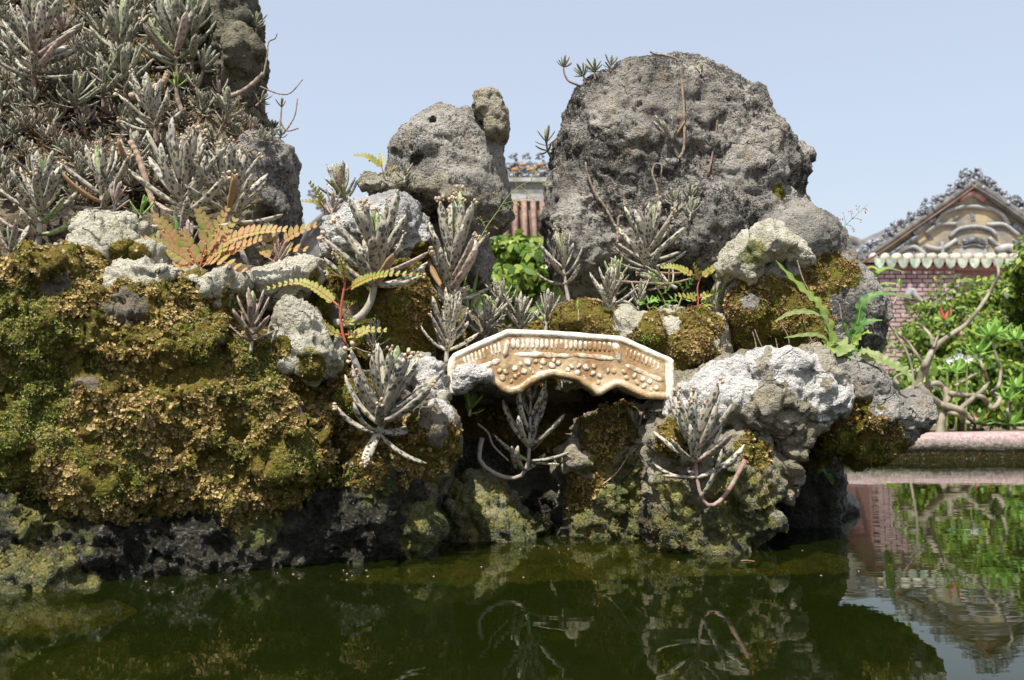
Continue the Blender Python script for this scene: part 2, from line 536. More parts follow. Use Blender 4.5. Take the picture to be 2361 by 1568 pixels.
def vnormals(V, Q):
    n = np.cross(V[Q[:, 2]] - V[Q[:, 0]], V[Q[:, 3]] - V[Q[:, 1]])
    N = np.zeros_like(V)
    for k in range(4):
        for c in range(3):
            N[:, c] += np.bincount(Q[:, k], n[:, c], len(V))
    return N / (np.linalg.norm(N, axis=1)[:, None] + 1e-12)

ROCKS = []
_BV = [[], [], 0]
def rock(name, label, prims, mat, h=0.006, k=0.02, low=(0.018, 5), mid=(0.012, 14), rid=(0.0, 9), pit=(0.0, 0.03, 0.5), fine=0.0035,
         moss=(), lime=(), algae=(), wet=None, seed=0, terr=0.0, holes=(), cat='rock', bare=(), chip=(0.007, 0.06), big=(0.0, 0.2), shrink=0.0):
    pad = 0.05
    lo = np.min([q.lo for q in prims], 0) - pad; hi = np.max([q.hi for q in prims], 0) + pad
    lo[2] = max(lo[2], -0.16)
    n = np.ceil((hi - lo) / h).astype(int) + 1
    x, y, z = (lo[i] + h * np.arange(n[i]) for i in range(3))
    Fv = prims[0].ev(x, y, z)
    for q in prims[1:]: Fv = smin(Fv, q.ev(x, y, z), k)
    for q in holes: Fv = -smin(-Fv, q.ev(x, y, z), 0.012)
    Fv[0] = Fv[-1] = 1; Fv[:, 0] = Fv[:, -1] = 1; Fv[:, :, 0] = Fv[:, :, -1] = 1
    V, Q = surface_nets(Fv, lo, h)
    sd = seed * 101 + 5
    N = vnormals(V, Q)
    d = low[0] * fbm(V, low[1], 3, sd)
    if rid[0]: d = d + rid[0] * (ridged(V, rid[1], 3, sd + 3) - 0.3)
    if terr:                                            # ledgy, layered faces
        s = (V[:, 2] + 0.35 * V[:, 0] + 0.05 * fbm(V, 6, 3, sd + 9)) * 26
        d = d + terr * (np.abs((s % 1) - 0.5) * 2 - 0.5)
    if big[0]:
        wp = V + 0.25 * big[1] * np.c_[fbm(V, 5, 3, sd + 11), fbm(V, 5, 3, sd + 12), fbm(V, 5, 3, sd + 13)]
        f1, f2, r = worley(wp, big[1], sd + 15, True)
        d = d + big[0] * (r - 0.5) * 2 * sstep(0.0, 0.22, f2 - f1)
    d = d - d.mean() - shrink
    V = V + N * d[:, None]
    N = vnormals(V, Q)
    d = mid[0] * (0.6 * fbm(V, mid[1], 5, sd + 40, 0.68) - 0.9 * np.abs(fbm(V, mid[1] * 0.9, 4, sd + 45, 0.62)) + 0.2) + fine * fbm(V, 75, 3, sd + 60, 0.7)
    if pit[0]:
        for s_, kk in ((pit[1], 1.0), (pit[1] * 0.45, 0.55)):
            w, r = worley(V + 0.3 * pit[1] * np.c_[vnoise(V, 30, 1), vnoise(V, 30, 2), vnoise(V, 30, 3)], s_, sd + 70)
            d = d - pit[0] * kk * sstep(0.55, 0.1, w) * sstep(0.0, 0.5, pit[2] - r + 0.5 * vnoise(V, 9, sd + 71))
    if chip[0]:
        wp = V + 0.45 * chip[1] * np.c_[fbm(V, 14, 3, sd + 1), fbm(V, 14, 3, sd + 2), fbm(V, 14, 3, sd + 3)]
        f1, f2, r = worley(wp, chip[1], sd + 90, True)
        e = sstep(0.0, 0.16, f2 - f1)
        d = d + chip[0] * (r - 0.5) * 2 * e - chip[0] * 0.9 * (1 - sstep(0.0, 0.09, f2 - f1)) * (vnoise(V, 7, sd + 95) > -0.1)
        f1, f2, r = worley(wp, chip[1] * 0.42, sd + 110, True)
        d = d + 0.4 * chip[0] * (r - 0.5) * 2 * sstep(0.0, 0.3, f2 - f1)
    d = d - d.mean()
    V = V + N * d[:, None]
    N = vnormals(V, Q)
    nz = fbm(V, 16, 4, sd + 80, 0.6)
    def mask(blobs, am=0.35):
        m = np.zeros(len(V))
        for (vx, vy, dd, r) in blobs:
            c = P(vx, vy, dd)
            m = np.maximum(m, 1.0 - np.linalg.norm(V - c, axis=1) / r * 0.5 + 0.0)
        return np.clip(m + am * nz * (m > 0), 0, 1)
    at = {}
    mo = mask(moss)
    if len(bare): mo = mo * (1 - sstep(0.45, 0.6, mask(bare, 0.25)))
    at['moss'] = sstep(0.42, 0.58, mo)
    at['lime'] = sstep(0.4, 0.62, mask(lime)); at['algae'] = sstep(0.35, 0.65, mask(algae))
    wz = 0.055 if wet is None else wet
    at['wet'] = np.clip((wz + 0.05 * nz - V[:, 2]) / 0.05 + 0.5, 0, 1) if wz > -0.01 and wz != 0 else np.zeros(len(V))
    me = mesh(name, V, Q, M[mat], True, at)
    o = link(name, me)
    tag(o, label, cat)
    ROCKS.append(dict(o=o, V=V, Q=Q, N=N, at=at, seed=sd))
    b = _BV[2]
    _BV[0].append(V); _BV[1].append(Q + b); _BV[2] += len(V)
    return ROCKS[-1]

BVH = None
def build_bvh():
    global BVH
    BVH = BVHTree.FromPolygons(np.vstack(_BV[0]).tolist(), np.vstack(_BV[1]).tolist(), all_triangles=False)

def hit(vx, vy, default=2.0):
    """distance (along Y) at which the stone shows at a layout point"""
    d = V3(P(vx, vy, 1.0)) - Vector((0, 0, CAMZ)); d.normalize()
    r = BVH.ray_cast(Vector((0, 0, CAMZ)), d)
    return r[0].y if r[0] is not None else default
# ------------------------------------------------------------------ the rockery, stone by stone
mossy = rock('mossy_rock', 'big rock faced with brown and green moss rising from the water at left', [
    O([(-90, 690), (20, 655), (60, 635), (150, 610), (250, 640), (330, 655), (420, 640), (520, 655), (570, 750), (640, 800), (740, 850), (770, 920), (785, 960), (770, 1010), (740, 1060), (720, 1130), (560, 1196), (470, 1178), (320, 1204), (200, 1178), (120, 1140), (0, 1140), (-90, 1155)], 1.625, 0.08, 0.4, 0.09, sx=0.0003, flat=0.5),
    E(80, 760, 1.50, 90, 90, 0.06), E(350, 800, 1.57, 120, 70, 0.05), E(200, 960, 1.52, 130, 90, 0.05), E(560, 980, 1.62, 150, 110, 0.05), E(330, 1080, 1.57, 120, 60, 0.05), E(640, 1060, 1.65, 80, 50, 0.05), E(480, 760, 1.60, 60, 60, 0.05),
    ], 'brown', h=0.0056, k=0.03, big=(0.022, 0.16), low=(0.030, 9), mid=(0.032, 21), rid=(0.022, 11), chip=(0.012, 0.05), moss=[(330, 930, 1.5, 0.9)],
    bare=[(70, 925, 1.44, 0.035), (285, 700, 1.52, 0.045), (130, 660, 1.5, 0.03), (190, 880, 1.46, 0.025), (700, 950, 1.62, 0.02), (400, 1120, 1.5, 0.02), (520, 800, 1.55, 0.02)], wet=-0.02, seed=1)
base_l = rock('wet_rock', 'dark dripping wet rock at the waterline below the left moss', [
    O([(-90, 1140), (120, 1170), (300, 1195), (560, 1180), (700, 1120), (800, 1060), (870, 1050), (960, 1090), (990, 1180), (985, 1290), (975, 1350), (700, 1390), (400, 1420), (100, 1470), (-90, 1500)], 1.655, 0.045, 0.4, 0.06, sx=0.00032, flat=0.5),
    E(780, 1220, 1.71, 120, 70, 0.05), E(420, 1285, 1.625, 150, 45, 0.05)],
    'dark', h=0.0056, low=(0.022, 8), mid=(0.032, 24), rid=(0.024, 12), terr=0.009, chip=(0.006, 0.04), fine=0.009, wet=0.30, algae=[(960, 1230, 1.74, 0.05), (120, 1190, 1.48, 0.07), (850, 1120, 1.72, 0.05), (600, 1200, 1.6, 0.05)], moss=[(200, 1140, 1.52, 0.03), (330, 1180, 1.55, 0.022), (450, 1150, 1.58, 0.03), (560, 1180, 1.6, 0.025), (680, 1120, 1.64, 0.035), (760, 1080, 1.68, 0.04), (60, 1120, 1.5, 0.03), (840, 1080, 1.7, 0.035)], seed=2)
column = rock('mossy_rock', 'mossy stone column between the left mossy rock and the arch', [
    O([(740, 900), (800, 860), (870, 858), (940, 905), (1035, 965), (1055, 1040), (1035, 1110), (1005, 1180), (995, 1250), (1000, 1330), (880, 1350), (760, 1310), (715, 1150), (735, 1000)], 1.80, 0.07, 0.35, 0.07, flat=0.3),
    E(990, 990, 1.76, 45, 55, 0.06), E(830, 930, 1.74, 70, 60, 0.06), E(960, 1210, 1.76, 45, 45, 0.06), E(850, 1100, 1.76, 90, 80, 0.05)],
    'brown', h=0.0058, low=(0.022, 8), mid=(0.018, 20), rid=(0.014, 11), moss=[(790, 960, 1.74, 0.12), (900, 1050, 1.74, 0.09), (1010, 1030, 1.76, 0.05)], bare=[(840, 1120, 1.74, 0.06), (1000, 960, 1.76, 0.035)],
    algae=[(970, 1220, 1.74, 0.08), (940, 1130, 1.74, 0.06)], lime=[(800, 930, 1.72, 0.035), (1010, 960, 1.75, 0.03)], wet=0.10, seed=3)
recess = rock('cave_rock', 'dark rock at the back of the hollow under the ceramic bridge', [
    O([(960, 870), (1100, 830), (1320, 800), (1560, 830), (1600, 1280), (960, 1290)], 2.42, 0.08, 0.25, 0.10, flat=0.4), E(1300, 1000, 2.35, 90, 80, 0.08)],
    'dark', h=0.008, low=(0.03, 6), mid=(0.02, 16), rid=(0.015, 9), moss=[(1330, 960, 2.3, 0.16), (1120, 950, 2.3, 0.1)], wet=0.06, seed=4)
lump = rock('algae_rock', 'low yellow-green stone sloping into the water under the bridge', [
    O([(1000, 1210), (1025, 1150), (1055, 1115), (1105, 1088), (1145, 1110), (1180, 1160), (1210, 1195), (1255, 1212), (1250, 1300), (1000, 1310)], 2.02, 0.10, 0.2, 0.07)],
    'buff', h=0.0054, low=(0.014, 9), mid=(0.024, 22), rid=(0.014, 13), chip=(0.010, 0.05), pit=(0.016, 0.04, 0.4), algae=[(1100, 1200, 1.95, 0.16)], wet=0.045, seed=5)
mid_col = rock('mossy_rock', 'rock under the bridge with moss on top and pitted pale stone below', [
    O([(1300, 1045), (1340, 1030), (1350, 985), (1400, 962), (1470, 950), (1505, 972), (1535, 1010), (1535, 1320), (1320, 1320), (1285, 1240), (1300, 1150), (1284, 1090)], 2.06, 0.08, 0.25, 0.06),
    E(1335, 1065, 1.99, 46, 32, 0.05), E(1470, 1070, 2.0, 32, 38, 0.04)],
    'buff', h=0.0054, low=(0.016, 9), mid=(0.026, 22), rid=(0.018, 12), big=(0.016, 0.12), chip=(0.011, 0.05), pit=(0.014, 0.035, 0.4), moss=[(1400, 985, 2.02, 0.075), (1470, 965, 2.0, 0.06), (1340, 1130, 2.0, 0.05)],
    algae=[(1420, 1200, 1.98, 0.14), (1460, 1100, 1.98, 0.07)], wet=0.07, seed=6)
block_r = rock('pitted_rock', 'pitted rock with wet green algae foot standing in the water at right of the arch', [
    O([(1510, 1000), (1545, 965), (1700, 985), (1762, 1015), (1778, 1060), (1792, 1110), (1788, 1160), (1797, 1200), (1782, 1235), (1740, 1262), (1700, 1345), (1500, 1345), (1512, 1200), (1500, 1080)], 1.87, 0.08, 0.3, 0.07, flat=0.2),
    E(1740, 1180, 1.82, 50, 60, 0.05), E(1570, 1210, 1.82, 60, 60, 0.04)],
    'buff', h=0.0052, low=(0.016, 9), mid=(0.026, 22), rid=(0.016, 12), big=(0.016, 0.12), chip=(0.011, 0.05), pit=(0.018, 0.035, 0.5), moss=[(1735, 1040, 1.8, 0.035), (1560, 1010, 1.8, 0.04)],
    algae=[(1690, 1210, 1.80, 0.13), (1560, 1230, 1.80, 0.10)], wet=0.085, seed=7)
plaster = rock('plastered_rock', 'broad rock smeared with bright white plaster at the right end of the bridge', [
    O([(1495, 955), (1560, 890), (1600, 865), (1640, 838), (1680, 822), (1715, 829), (1768, 819), (1815, 827), (1855, 806), (1895, 808), (1920, 838), (1932, 882), (1945, 940), (1918, 975), (1898, 992), (1874, 1002), (1857, 1035), (1838, 1080), (1836, 1103), (1848, 1124), (1838, 1152), (1802, 1160), (1790, 1140), (1768, 1079), (1757, 1020), (1727, 1008), (1690, 1000), (1600, 990)], 1.91, 0.10, 0.3, 0.075, flat=0.1),
    E(1770, 935, 1.83, 80, 50, 0.05), E(1800, 860, 1.86, 90, 40, 0.07), E(1640, 920, 1.85, 80, 45, 0.05)],
    'buff', h=0.0055, low=(0.016, 8), mid=(0.017, 20), rid=(0.016, 11), terr=0.006, pit=(0.014, 0.03, 0.4), chip=(0.010, 0.06),
    lime=[(1590, 925, 1.82, 0.075), (1680, 870, 1.84, 0.075), (1820, 850, 1.84, 0.07), (1915, 920, 1.84, 0.055), (1540, 955, 1.82, 0.05), (1750, 850, 1.86, 0.06), (1870, 880, 1.84, 0.05), (1640, 960, 1.8, 0.03), (1790, 1050, 1.82, 0.02)], wet=0.0, seed=8)
over = rock('overhanging_rock', 'grey rock nose jutting out over the water at far right', [
    O([(1890, 850), (1911, 829), (1937, 820), (1985, 829), (2023, 852), (2049, 870), (2061, 896), (2096, 905), (2126, 923), (2140, 952), (2140, 976), (2114, 1002), (2096, 1026), (2067, 1043), (2049, 1043), (2026, 1060), (1990, 1076), (1949, 1068), (1926, 1050), (1893, 1048), (1873, 1014), (1879, 985)], 1.99, 0.11, 0.22, 0.08),
    E(2030, 960, 1.9, 45, 32, 0.045), E(1985, 880, 1.93, 55, 35, 0.06), E(2110, 950, 1.97, 40, 35, 0.07)],
    'grey2', h=0.0058, low=(0.014, 9), mid=(0.018, 20), rid=(0.010, 11), pit=(0.012, 0.04, 0.35), moss=[(1990, 1060, 1.9, 0.10), (1905, 1010, 1.9, 0.06), (1965, 945, 1.88, 0.022), (1935, 880, 1.9, 0.02)],
    lime=[(2035, 940, 1.84, 0.02)], wet=0.0, seed=9)
pillar = rock('wet_rock', 'black wet foot of the overhanging rock at the right waterline', [
    O([(1780, 1000), (1900, 1020), (1928, 1065), (1938, 1115), (1948, 1180), (1945, 1280), (1770, 1290), (1780, 1150)], 2.2, 0.08, 0.2, 0.06)],
    'dark', h=0.007, low=(0.02, 8), mid=(0.018, 18), rid=(0.012, 11), moss=[(1900, 1050, 2.1, 0.05)], wet=0.14, seed=10)
grey_foot = rock('small_stone', 'small grey pitted stone breaking the water behind the overhang', [
    O([(1880, 1100), (1915, 1090), (1945, 1125), (1972, 1163), (1975, 1200), (1880, 1210)], 2.5, 0.08, 0.12, 0.04)],
    'grey2', h=0.007, low=(0.01, 9), mid=(0.01, 22), pit=(0.012, 0.03, 0.6), wet=0.02, seed=11)
small_pl = rock('plastered_stone', 'small white plastered stone at the left end of the bridge', [
    O([(915, 848), (967, 828), (1001, 826), (1034, 838), (1038, 915), (1014, 942), (985, 985), (950, 960), (940, 902), (930, 869)], 1.87, 0.05, 0.2, 0.05),
    E(985, 930, 1.84, 40, 32, 0.04)],
    'pale', h=0.0048, low=(0.010, 10), mid=(0.0202, 24), big=(0.013, 0.09), rid=(0.009, 12), fine=0.006, lime=[(985, 875, 1.82, 0.055)], algae=[(980, 960, 1.82, 0.035)], wet=0.0, seed=12)
ledge = rock('mossy_ledge', 'ledge of brown moss cushions behind the bridge below the big boulder', [
    O([(1275, 770), (1300, 715), (1350, 690), (1400, 700), (1440, 712), (1480, 735), (1530, 715), (1600, 722), (1680, 730), (1690, 850), (1640, 880), (1560, 900), (1300, 900)], 2.14, 0.10, 0.3, 0.08, flat=0.2),
    E(1330, 740, 2.08, 55, 45, 0.06), E(1500, 765, 2.06, 45, 45, 0.06), E(1590, 800, 2.06, 55, 40, 0.06), E(1610, 750, 2.1, 45, 32, 0.05), E(1445, 750, 2.08, 30, 50, 0.05)],
    'pale', h=0.006, low=(0.014, 9), mid=(0.016, 20), moss=[(1340, 740, 2.05, 0.09), (1410, 740, 2.08, 0.035), (1500, 765, 2.04, 0.062), (1585, 800, 2.03, 0.085), (1620, 745, 2.06, 0.055), (1550, 880, 2.05, 0.09)], bare=[(1452, 735, 2.04, 0.036), (1545, 745, 2.04, 0.026)], wet=0.0, seed=13)
right_r = rock('weathered_rock', 'grey moss-patched rock right of the big boulder', [
    O([(1760, 505), (1787, 486), (1807, 473), (1833, 470), (1853, 478), (1886, 501), (1916, 521), (1939, 544), (1952, 584), (1972, 611), (1992, 640), (2009, 667), (2035, 700), (2038, 736), (2032, 803), (2010, 835), (1900, 860), (1700, 860), (1655, 770), (1650, 670), (1685, 600), (1730, 530)], 2.17, 0.13, 0.25, 0.09),
    E(1860, 560, 2.12, 60, 60, 0.10), E(1970, 730, 2.10, 55, 80, 0.08), E(1720, 710, 2.06, 50, 60, 0.05)],
    'grey2', h=0.006, low=(0.016, 8), mid=(0.016, 19), pit=(0.012, 0.04, 0.4), moss=[(1760, 720, 2.02, 0.10), (1700, 690, 2.02, 0.06), (1925, 640, 2.06, 0.06), (1850, 700, 2.02, 0.08), (1780, 800, 2.04, 0.13)],
    bare=[(1730, 690, 2.0, 0.025), (1970, 700, 2.02, 0.05)], wet=0.0, seed=14, holes=[E(1790, 790, 1.99, 120, 40, 0.10)])
slab = rock('pale_slab', 'pale lichen-stained stone slab leaning against the grey right rock', [
    O([(1665, 605), (1678, 585), (1705, 552), (1748, 521), (1781, 515), (1803, 529), (1835, 549), (1853, 569), (1878, 606), (1848, 602), (1808, 594), (1778, 600), (1767, 629), (1745, 656), (1711, 662), (1685, 650), (1666, 632)], 2.03, 0.04, 0.14, 0.05)],
    'pale', h=0.0048, low=(0.010, 9), mid=(0.0145, 20), big=(0.013, 0.09), rid=(0.009, 12), fine=0.006, algae=[(1745, 580, 1.98, 0.04)], wet=0.0, seed=15)
boulder = rock('boulder', 'largest boulder, rough grey limestone, rising above the bridge', [
    O([(1250, 501), (1249, 441), (1264, 374), (1280, 324), (1295, 278), (1297, 254), (1314, 228), (1334, 198), (1370, 184), (1417, 156), (1450, 146), (1497, 138), (1547, 138), (1587, 148), (1624, 161), (1684, 175), (1717, 191), (1744, 218), (1764, 251), (1791, 284), (1821, 314), (1844, 348), (1850, 371), (1846, 418), (1840, 448), (1850, 468), (1850, 560), (1800, 660), (1600, 720), (1400, 720), (1310, 700), (1262, 620)], 2.62, 0.24, 0.35, 0.22, flat=0.1),
    E(1420, 340, 2.46, 110, 120, 0.10, 30), E(1640, 340, 2.50, 110, 140, 0.12, -20), E(1610, 530, 2.36, 110, 110, 0.12), E(1330, 540, 2.48, 70, 120, 0.10)],
    'grey', h=0.0070, k=0.04, big=(0.018, 0.26), chip=(0.009, 0.07), shrink=0.010, low=(0.016, 5), mid=(0.020, 17), rid=(0.010, 8), pit=(0.009, 0.04, 0.25), fine=0.007, moss=[(1800, 445, 2.42, 0.03), (1695, 470, 2.42, 0.025)], wet=0.0, seed=16)
tall = rock('standing_rock', 'round-topped grey rock with small holes standing in the middle', [
    O([(898, 363), (901, 346), (906, 334), (924, 319), (948, 287), (972, 260), (989, 248), (1016, 239), (1038, 242), (1068, 251), (1085, 250), (1130, 300), (1163, 321), (1162, 343), (1168, 392), (1176, 434), (1188, 492), (1182, 519), (1160, 536), (1131, 541), (1136, 563), (1140, 600), (1120, 660), (1000, 660), (930, 560), (900, 450)], 2.36, 0.13, 0.22, 0.11),
    E(1000, 330, 2.3, 70, 70, 0.08)],
    'grey2', h=0.0058, low=(0.008, 6), mid=(0.010, 20), rid=(0.005, 9), big=(0.008, 0.2), shrink=0.004, chip=(0.005, 0.06), pit=(0.004, 0.03, 0.3), wet=0.0, seed=17,
    holes=[E(998, 277, 2.24, 7, 7, 0.03), E(949, 340, 2.235, 8, 8, 0.03), E(961, 363, 2.235, 7, 5, 0.03, 30), E(951, 369, 2.235, 6, 4, 0.03, 30), E(911, 348, 2.27, 6, 5, 0.04), E(926, 362, 2.26, 5, 4, 0.03), E(1063, 345, 2.24, 5, 3, 0.03), E(1057, 266, 2.25, 4, 4, 0.03), E(965, 356, 2.235, 5, 5, 0.02), E(1150, 495, 2.26, 12, 4, 0.04, -30)])
chunk = rock('buff_stone', 'buff stone chip cemented onto the top of the standing rock', [
    O([(1086, 247), (1094, 240), (1092, 216), (1141, 210), (1153, 221), (1168, 256), (1170, 309), (1163, 307), (1146, 321), (1126, 319), (1115, 304), (1112, 287), (1097, 262)], 2.28, 0.045, 0.16, 0.018, flat=0.5)],
    'buff', h=0.005, low=(0.004, 9), mid=(0.007, 24), chip=(0.005, 0.05), wet=0.0, seed=18)
coral = rock('coral_ledge', 'lumpy buff coral ledge at the foot of the standing rock', [
    O([(835, 425), (850, 409), (882, 417), (911, 421), (936, 409), (965, 409), (985, 424), (1009, 421), (1031, 414), (1040, 436), (1058, 429), (1080, 448), (1095, 475), (1090, 520), (1060, 500), (1033, 495), (997, 475), (972, 472), (936, 455), (899, 458), (850, 450)], 2.19, 0.07, 0.16, 0.035),
    E(870, 432, 2.14, 26, 15, 0.04), E(930, 432, 2.14, 28, 16, 0.04), E(985, 445, 2.13, 30, 18, 0.04), E(1060, 455, 2.13, 24, 20, 0.04)],
    'buff', h=0.005, low=(0.016, 13), mid=(0.026, 26), pit=(0.02, 0.035, 0.5), rid=(0.012, 16), wet=0.0, seed=19)
white_r = rock('white_rock', 'knobbly white coral rock behind the tall speckled plant left of the bridge', [
    O([(735, 560), (758, 500), (800, 465), (850, 450), (940, 452), (970, 480), (995, 520), (1002, 560), (985, 610), (900, 650), (800, 650), (738, 610)], 2.10, 0.11, 0.2, 0.08), E(870, 520, 2.02, 80, 50, 0.06)],
    'white', h=0.0058, low=(0.012, 9), mid=(0.018, 24), pit=(0.014, 0.03, 0.5), moss=[(985, 600, 2.02, 0.04)], wet=0.0, seed=20)
moss_mid = rock('mossy_rock', 'round dark green mossy rock left of the bridge', [
    O([(685, 610), (760, 610), (850, 600), (960, 605), (990, 640), (1005, 720), (1000, 800), (985, 860), (900, 880), (820, 870), (740, 850), (695, 760), (675, 670)], 2.04, 0.12, 0.25, 0.09), E(930, 700, 1.96, 70, 80, 0.07)],
    'brown', h=0.006, low=(0.018, 8), mid=(0.02, 18), rid=(0.01, 10), moss=[(870, 720, 1.95, 0.24)], bare=[(800, 720, 1.94, 0.035)], wet=0.0, seed=21)
slope = rock('rock_slope', 'steep stony slope overgrown with grey succulents at upper left', [
    O([(-100, -90), (500, -90), (530, 60), (550, 200), (590, 300), (610, 420), (600, 560), (560, 660), (400, 690), (200, 690), (-100, 700)], 2.28, 0.08, 0.35, 0.2, sz=0.0014, flat=0.4)],
    'slope', h=0.0085, low=(0.05, 5), mid=(0.04, 13), rid=(0.035, 8), wet=0.0, moss=[(300, 120, 2.3, 0.12), (480, 60, 2.4, 0.1)], seed=22)
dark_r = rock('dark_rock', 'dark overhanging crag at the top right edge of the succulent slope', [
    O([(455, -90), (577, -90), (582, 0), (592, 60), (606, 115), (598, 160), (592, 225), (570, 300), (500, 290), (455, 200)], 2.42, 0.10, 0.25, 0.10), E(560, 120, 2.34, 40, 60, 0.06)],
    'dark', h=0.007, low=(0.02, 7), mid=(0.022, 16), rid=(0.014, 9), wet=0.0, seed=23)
gray_l = rock('grey_rock', 'smooth grey rock with a dark hollow at the right foot of the slope', [
    O([(585, 290), (640, 312), (666, 345), (672, 390), (660, 432), (675, 480), (671, 530), (650, 570), (540, 570), (510, 480), (530, 360)], 2.15, 0.09, 0.25, 0.08)],
    'grey2', h=0.006, low=(0.012, 8), mid=(0.012, 18), wet=0.0, seed=24, holes=[E(600, 492, 2.06, 55, 22, 0.06)])
pale1 = rock('pale_rock', 'tallest pale cream stone on top of the left mossy rock', [
    O([(140, 600), (148, 571), (160, 538), (173, 514), (217, 498), (247, 501), (287, 501), (313, 511), (318, 538), (340, 556), (370, 585), (380, 640), (260, 690), (210, 690), (120, 690), (60, 665), (90, 605)], 1.73, 0.08, 0.2, 0.06), E(100, 630, 1.68, 36, 30, 0.05)],
    'pale', h=0.0048, low=(0.012, 9), mid=(0.0173, 20), big=(0.013, 0.09), rid=(0.009, 12), fine=0.006, moss=[(190, 640, 1.64, 0.05), (300, 590, 1.64, 0.035)], algae=[(210, 610, 1.62, 0.02)], wet=0.0, seed=25)
pale2 = rock('pale_rock', 'pale hollowed stone in front of the tallest cream stone', [
    O([(262, 621), (287, 598), (317, 606), (347, 594), (410, 608), (418, 626), (402, 650), (424, 680), (380, 720), (317, 720), (288, 742), (255, 740), (238, 694), (248, 650)], 1.62, 0.06, 0.2, 0.05)],
    'pale', h=0.0048, low=(0.010, 10), mid=(0.0173, 22), big=(0.013, 0.09), rid=(0.009, 12), fine=0.006, moss=[(310, 690, 1.55, 0.012)], wet=0.0, seed=26, holes=[E(345, 628, 1.55, 45, 10, 0.03)])
pale3 = rock('small_stone', 'small pitted pale stone below the red-stemmed weed', [
    O([(428, 645), (443, 628), (480, 625), (520, 620), (532, 636), (522, 676), (512, 710), (477, 705), (452, 672)], 1.63, 0.05, 0.15, 0.04)],
    'pale', h=0.0048, low=(0.008, 12), mid=(0.0116, 24), big=(0.013, 0.09), rid=(0.009, 12), fine=0.006, pit=(0.007, 0.016, 0.6), wet=0.0, seed=27)
pale4 = rock('pale_rock', 'flat-topped pale stone behind the small pink-grey plant', [
    O([(585, 640), (633, 611), (717, 591), (742, 605), (736, 650), (690, 690), (620, 700), (585, 670)], 1.84, 0.07, 0.2, 0.05)],
    'pale', h=0.0048, low=(0.010, 10), mid=(0.0173, 22), big=(0.013, 0.09), rid=(0.009, 12), fine=0.006, moss=[(735, 640, 1.8, 0.02)], wet=0.0, seed=28)
pale5 = rock('pale_rock', 'tall pale stone with green stains right of the small pink-grey plant', [
    O([(620, 740), (640, 703), (680, 692), (703, 708), (725, 738), (762, 761), (772, 794), (779, 825), (740, 870), (660, 870), (628, 811)], 1.68, 0.06, 0.2, 0.05)],
    'pale', h=0.0048, low=(0.012, 9), mid=(0.0188, 22), big=(0.013, 0.09), rid=(0.009, 12), fine=0.006, moss=[(650, 800, 1.63, 0.02), (730, 860, 1.63, 0.03)], algae=[(715, 840, 1.62, 0.03)], wet=0.0, seed=29)
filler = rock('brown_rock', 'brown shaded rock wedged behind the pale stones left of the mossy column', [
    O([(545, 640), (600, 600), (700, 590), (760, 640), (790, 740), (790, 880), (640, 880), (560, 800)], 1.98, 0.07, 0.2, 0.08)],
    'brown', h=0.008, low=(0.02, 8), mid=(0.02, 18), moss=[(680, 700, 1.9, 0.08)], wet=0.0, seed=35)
algae_r = rock('algae_rock', 'yellow algae-covered rock in the near left corner at the waterline', [
    O([(-90, 1232), (20, 1226), (70, 1242), (110, 1270), (150, 1266), (172, 1290), (165, 1330), (215, 1350), (200, 1450), (-90, 1470)], 1.47, 0.05, 0.2, 0.06)],
    'buff', h=0.0052, low=(0.014, 9), mid=(0.02, 22), pit=(0.012, 0.03, 0.4), algae=[(60, 1300, 1.42, 0.4)], wet=0.10, seed=30)
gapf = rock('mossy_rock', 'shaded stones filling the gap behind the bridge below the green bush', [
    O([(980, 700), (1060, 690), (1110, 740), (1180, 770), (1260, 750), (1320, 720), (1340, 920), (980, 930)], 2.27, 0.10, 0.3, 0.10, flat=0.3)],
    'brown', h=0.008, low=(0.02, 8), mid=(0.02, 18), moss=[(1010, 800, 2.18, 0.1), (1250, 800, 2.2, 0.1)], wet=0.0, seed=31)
sub = rock('sunken_ledge', 'yellow-brown ledge just under the water between the rocks', [
    E(1240, 1300, 1.86, 520, 20, 0.17), E(1000, 1310, 1.78, 200, 18, 0.12), E(1700, 1300, 1.95, 280, 20, 0.14)],
    'buff', h=0.0085, low=(0.008, 8), mid=(0.006, 18), algae=[(1240, 1290, 1.85, 0.9)], wet=0.0, seed=32)
sub2 = rock('sunken_ledge', 'ochre ledge just under the water in front of the near left algae rock', [
    E(60, 1425, 1.40, 240, 20, 0.13)], 'buff', h=0.0085, low=(0.008, 8), mid=(0.006, 18), algae=[(60, 1400, 1.4, 0.5)], wet=0.0, seed=33)
build_bvh()
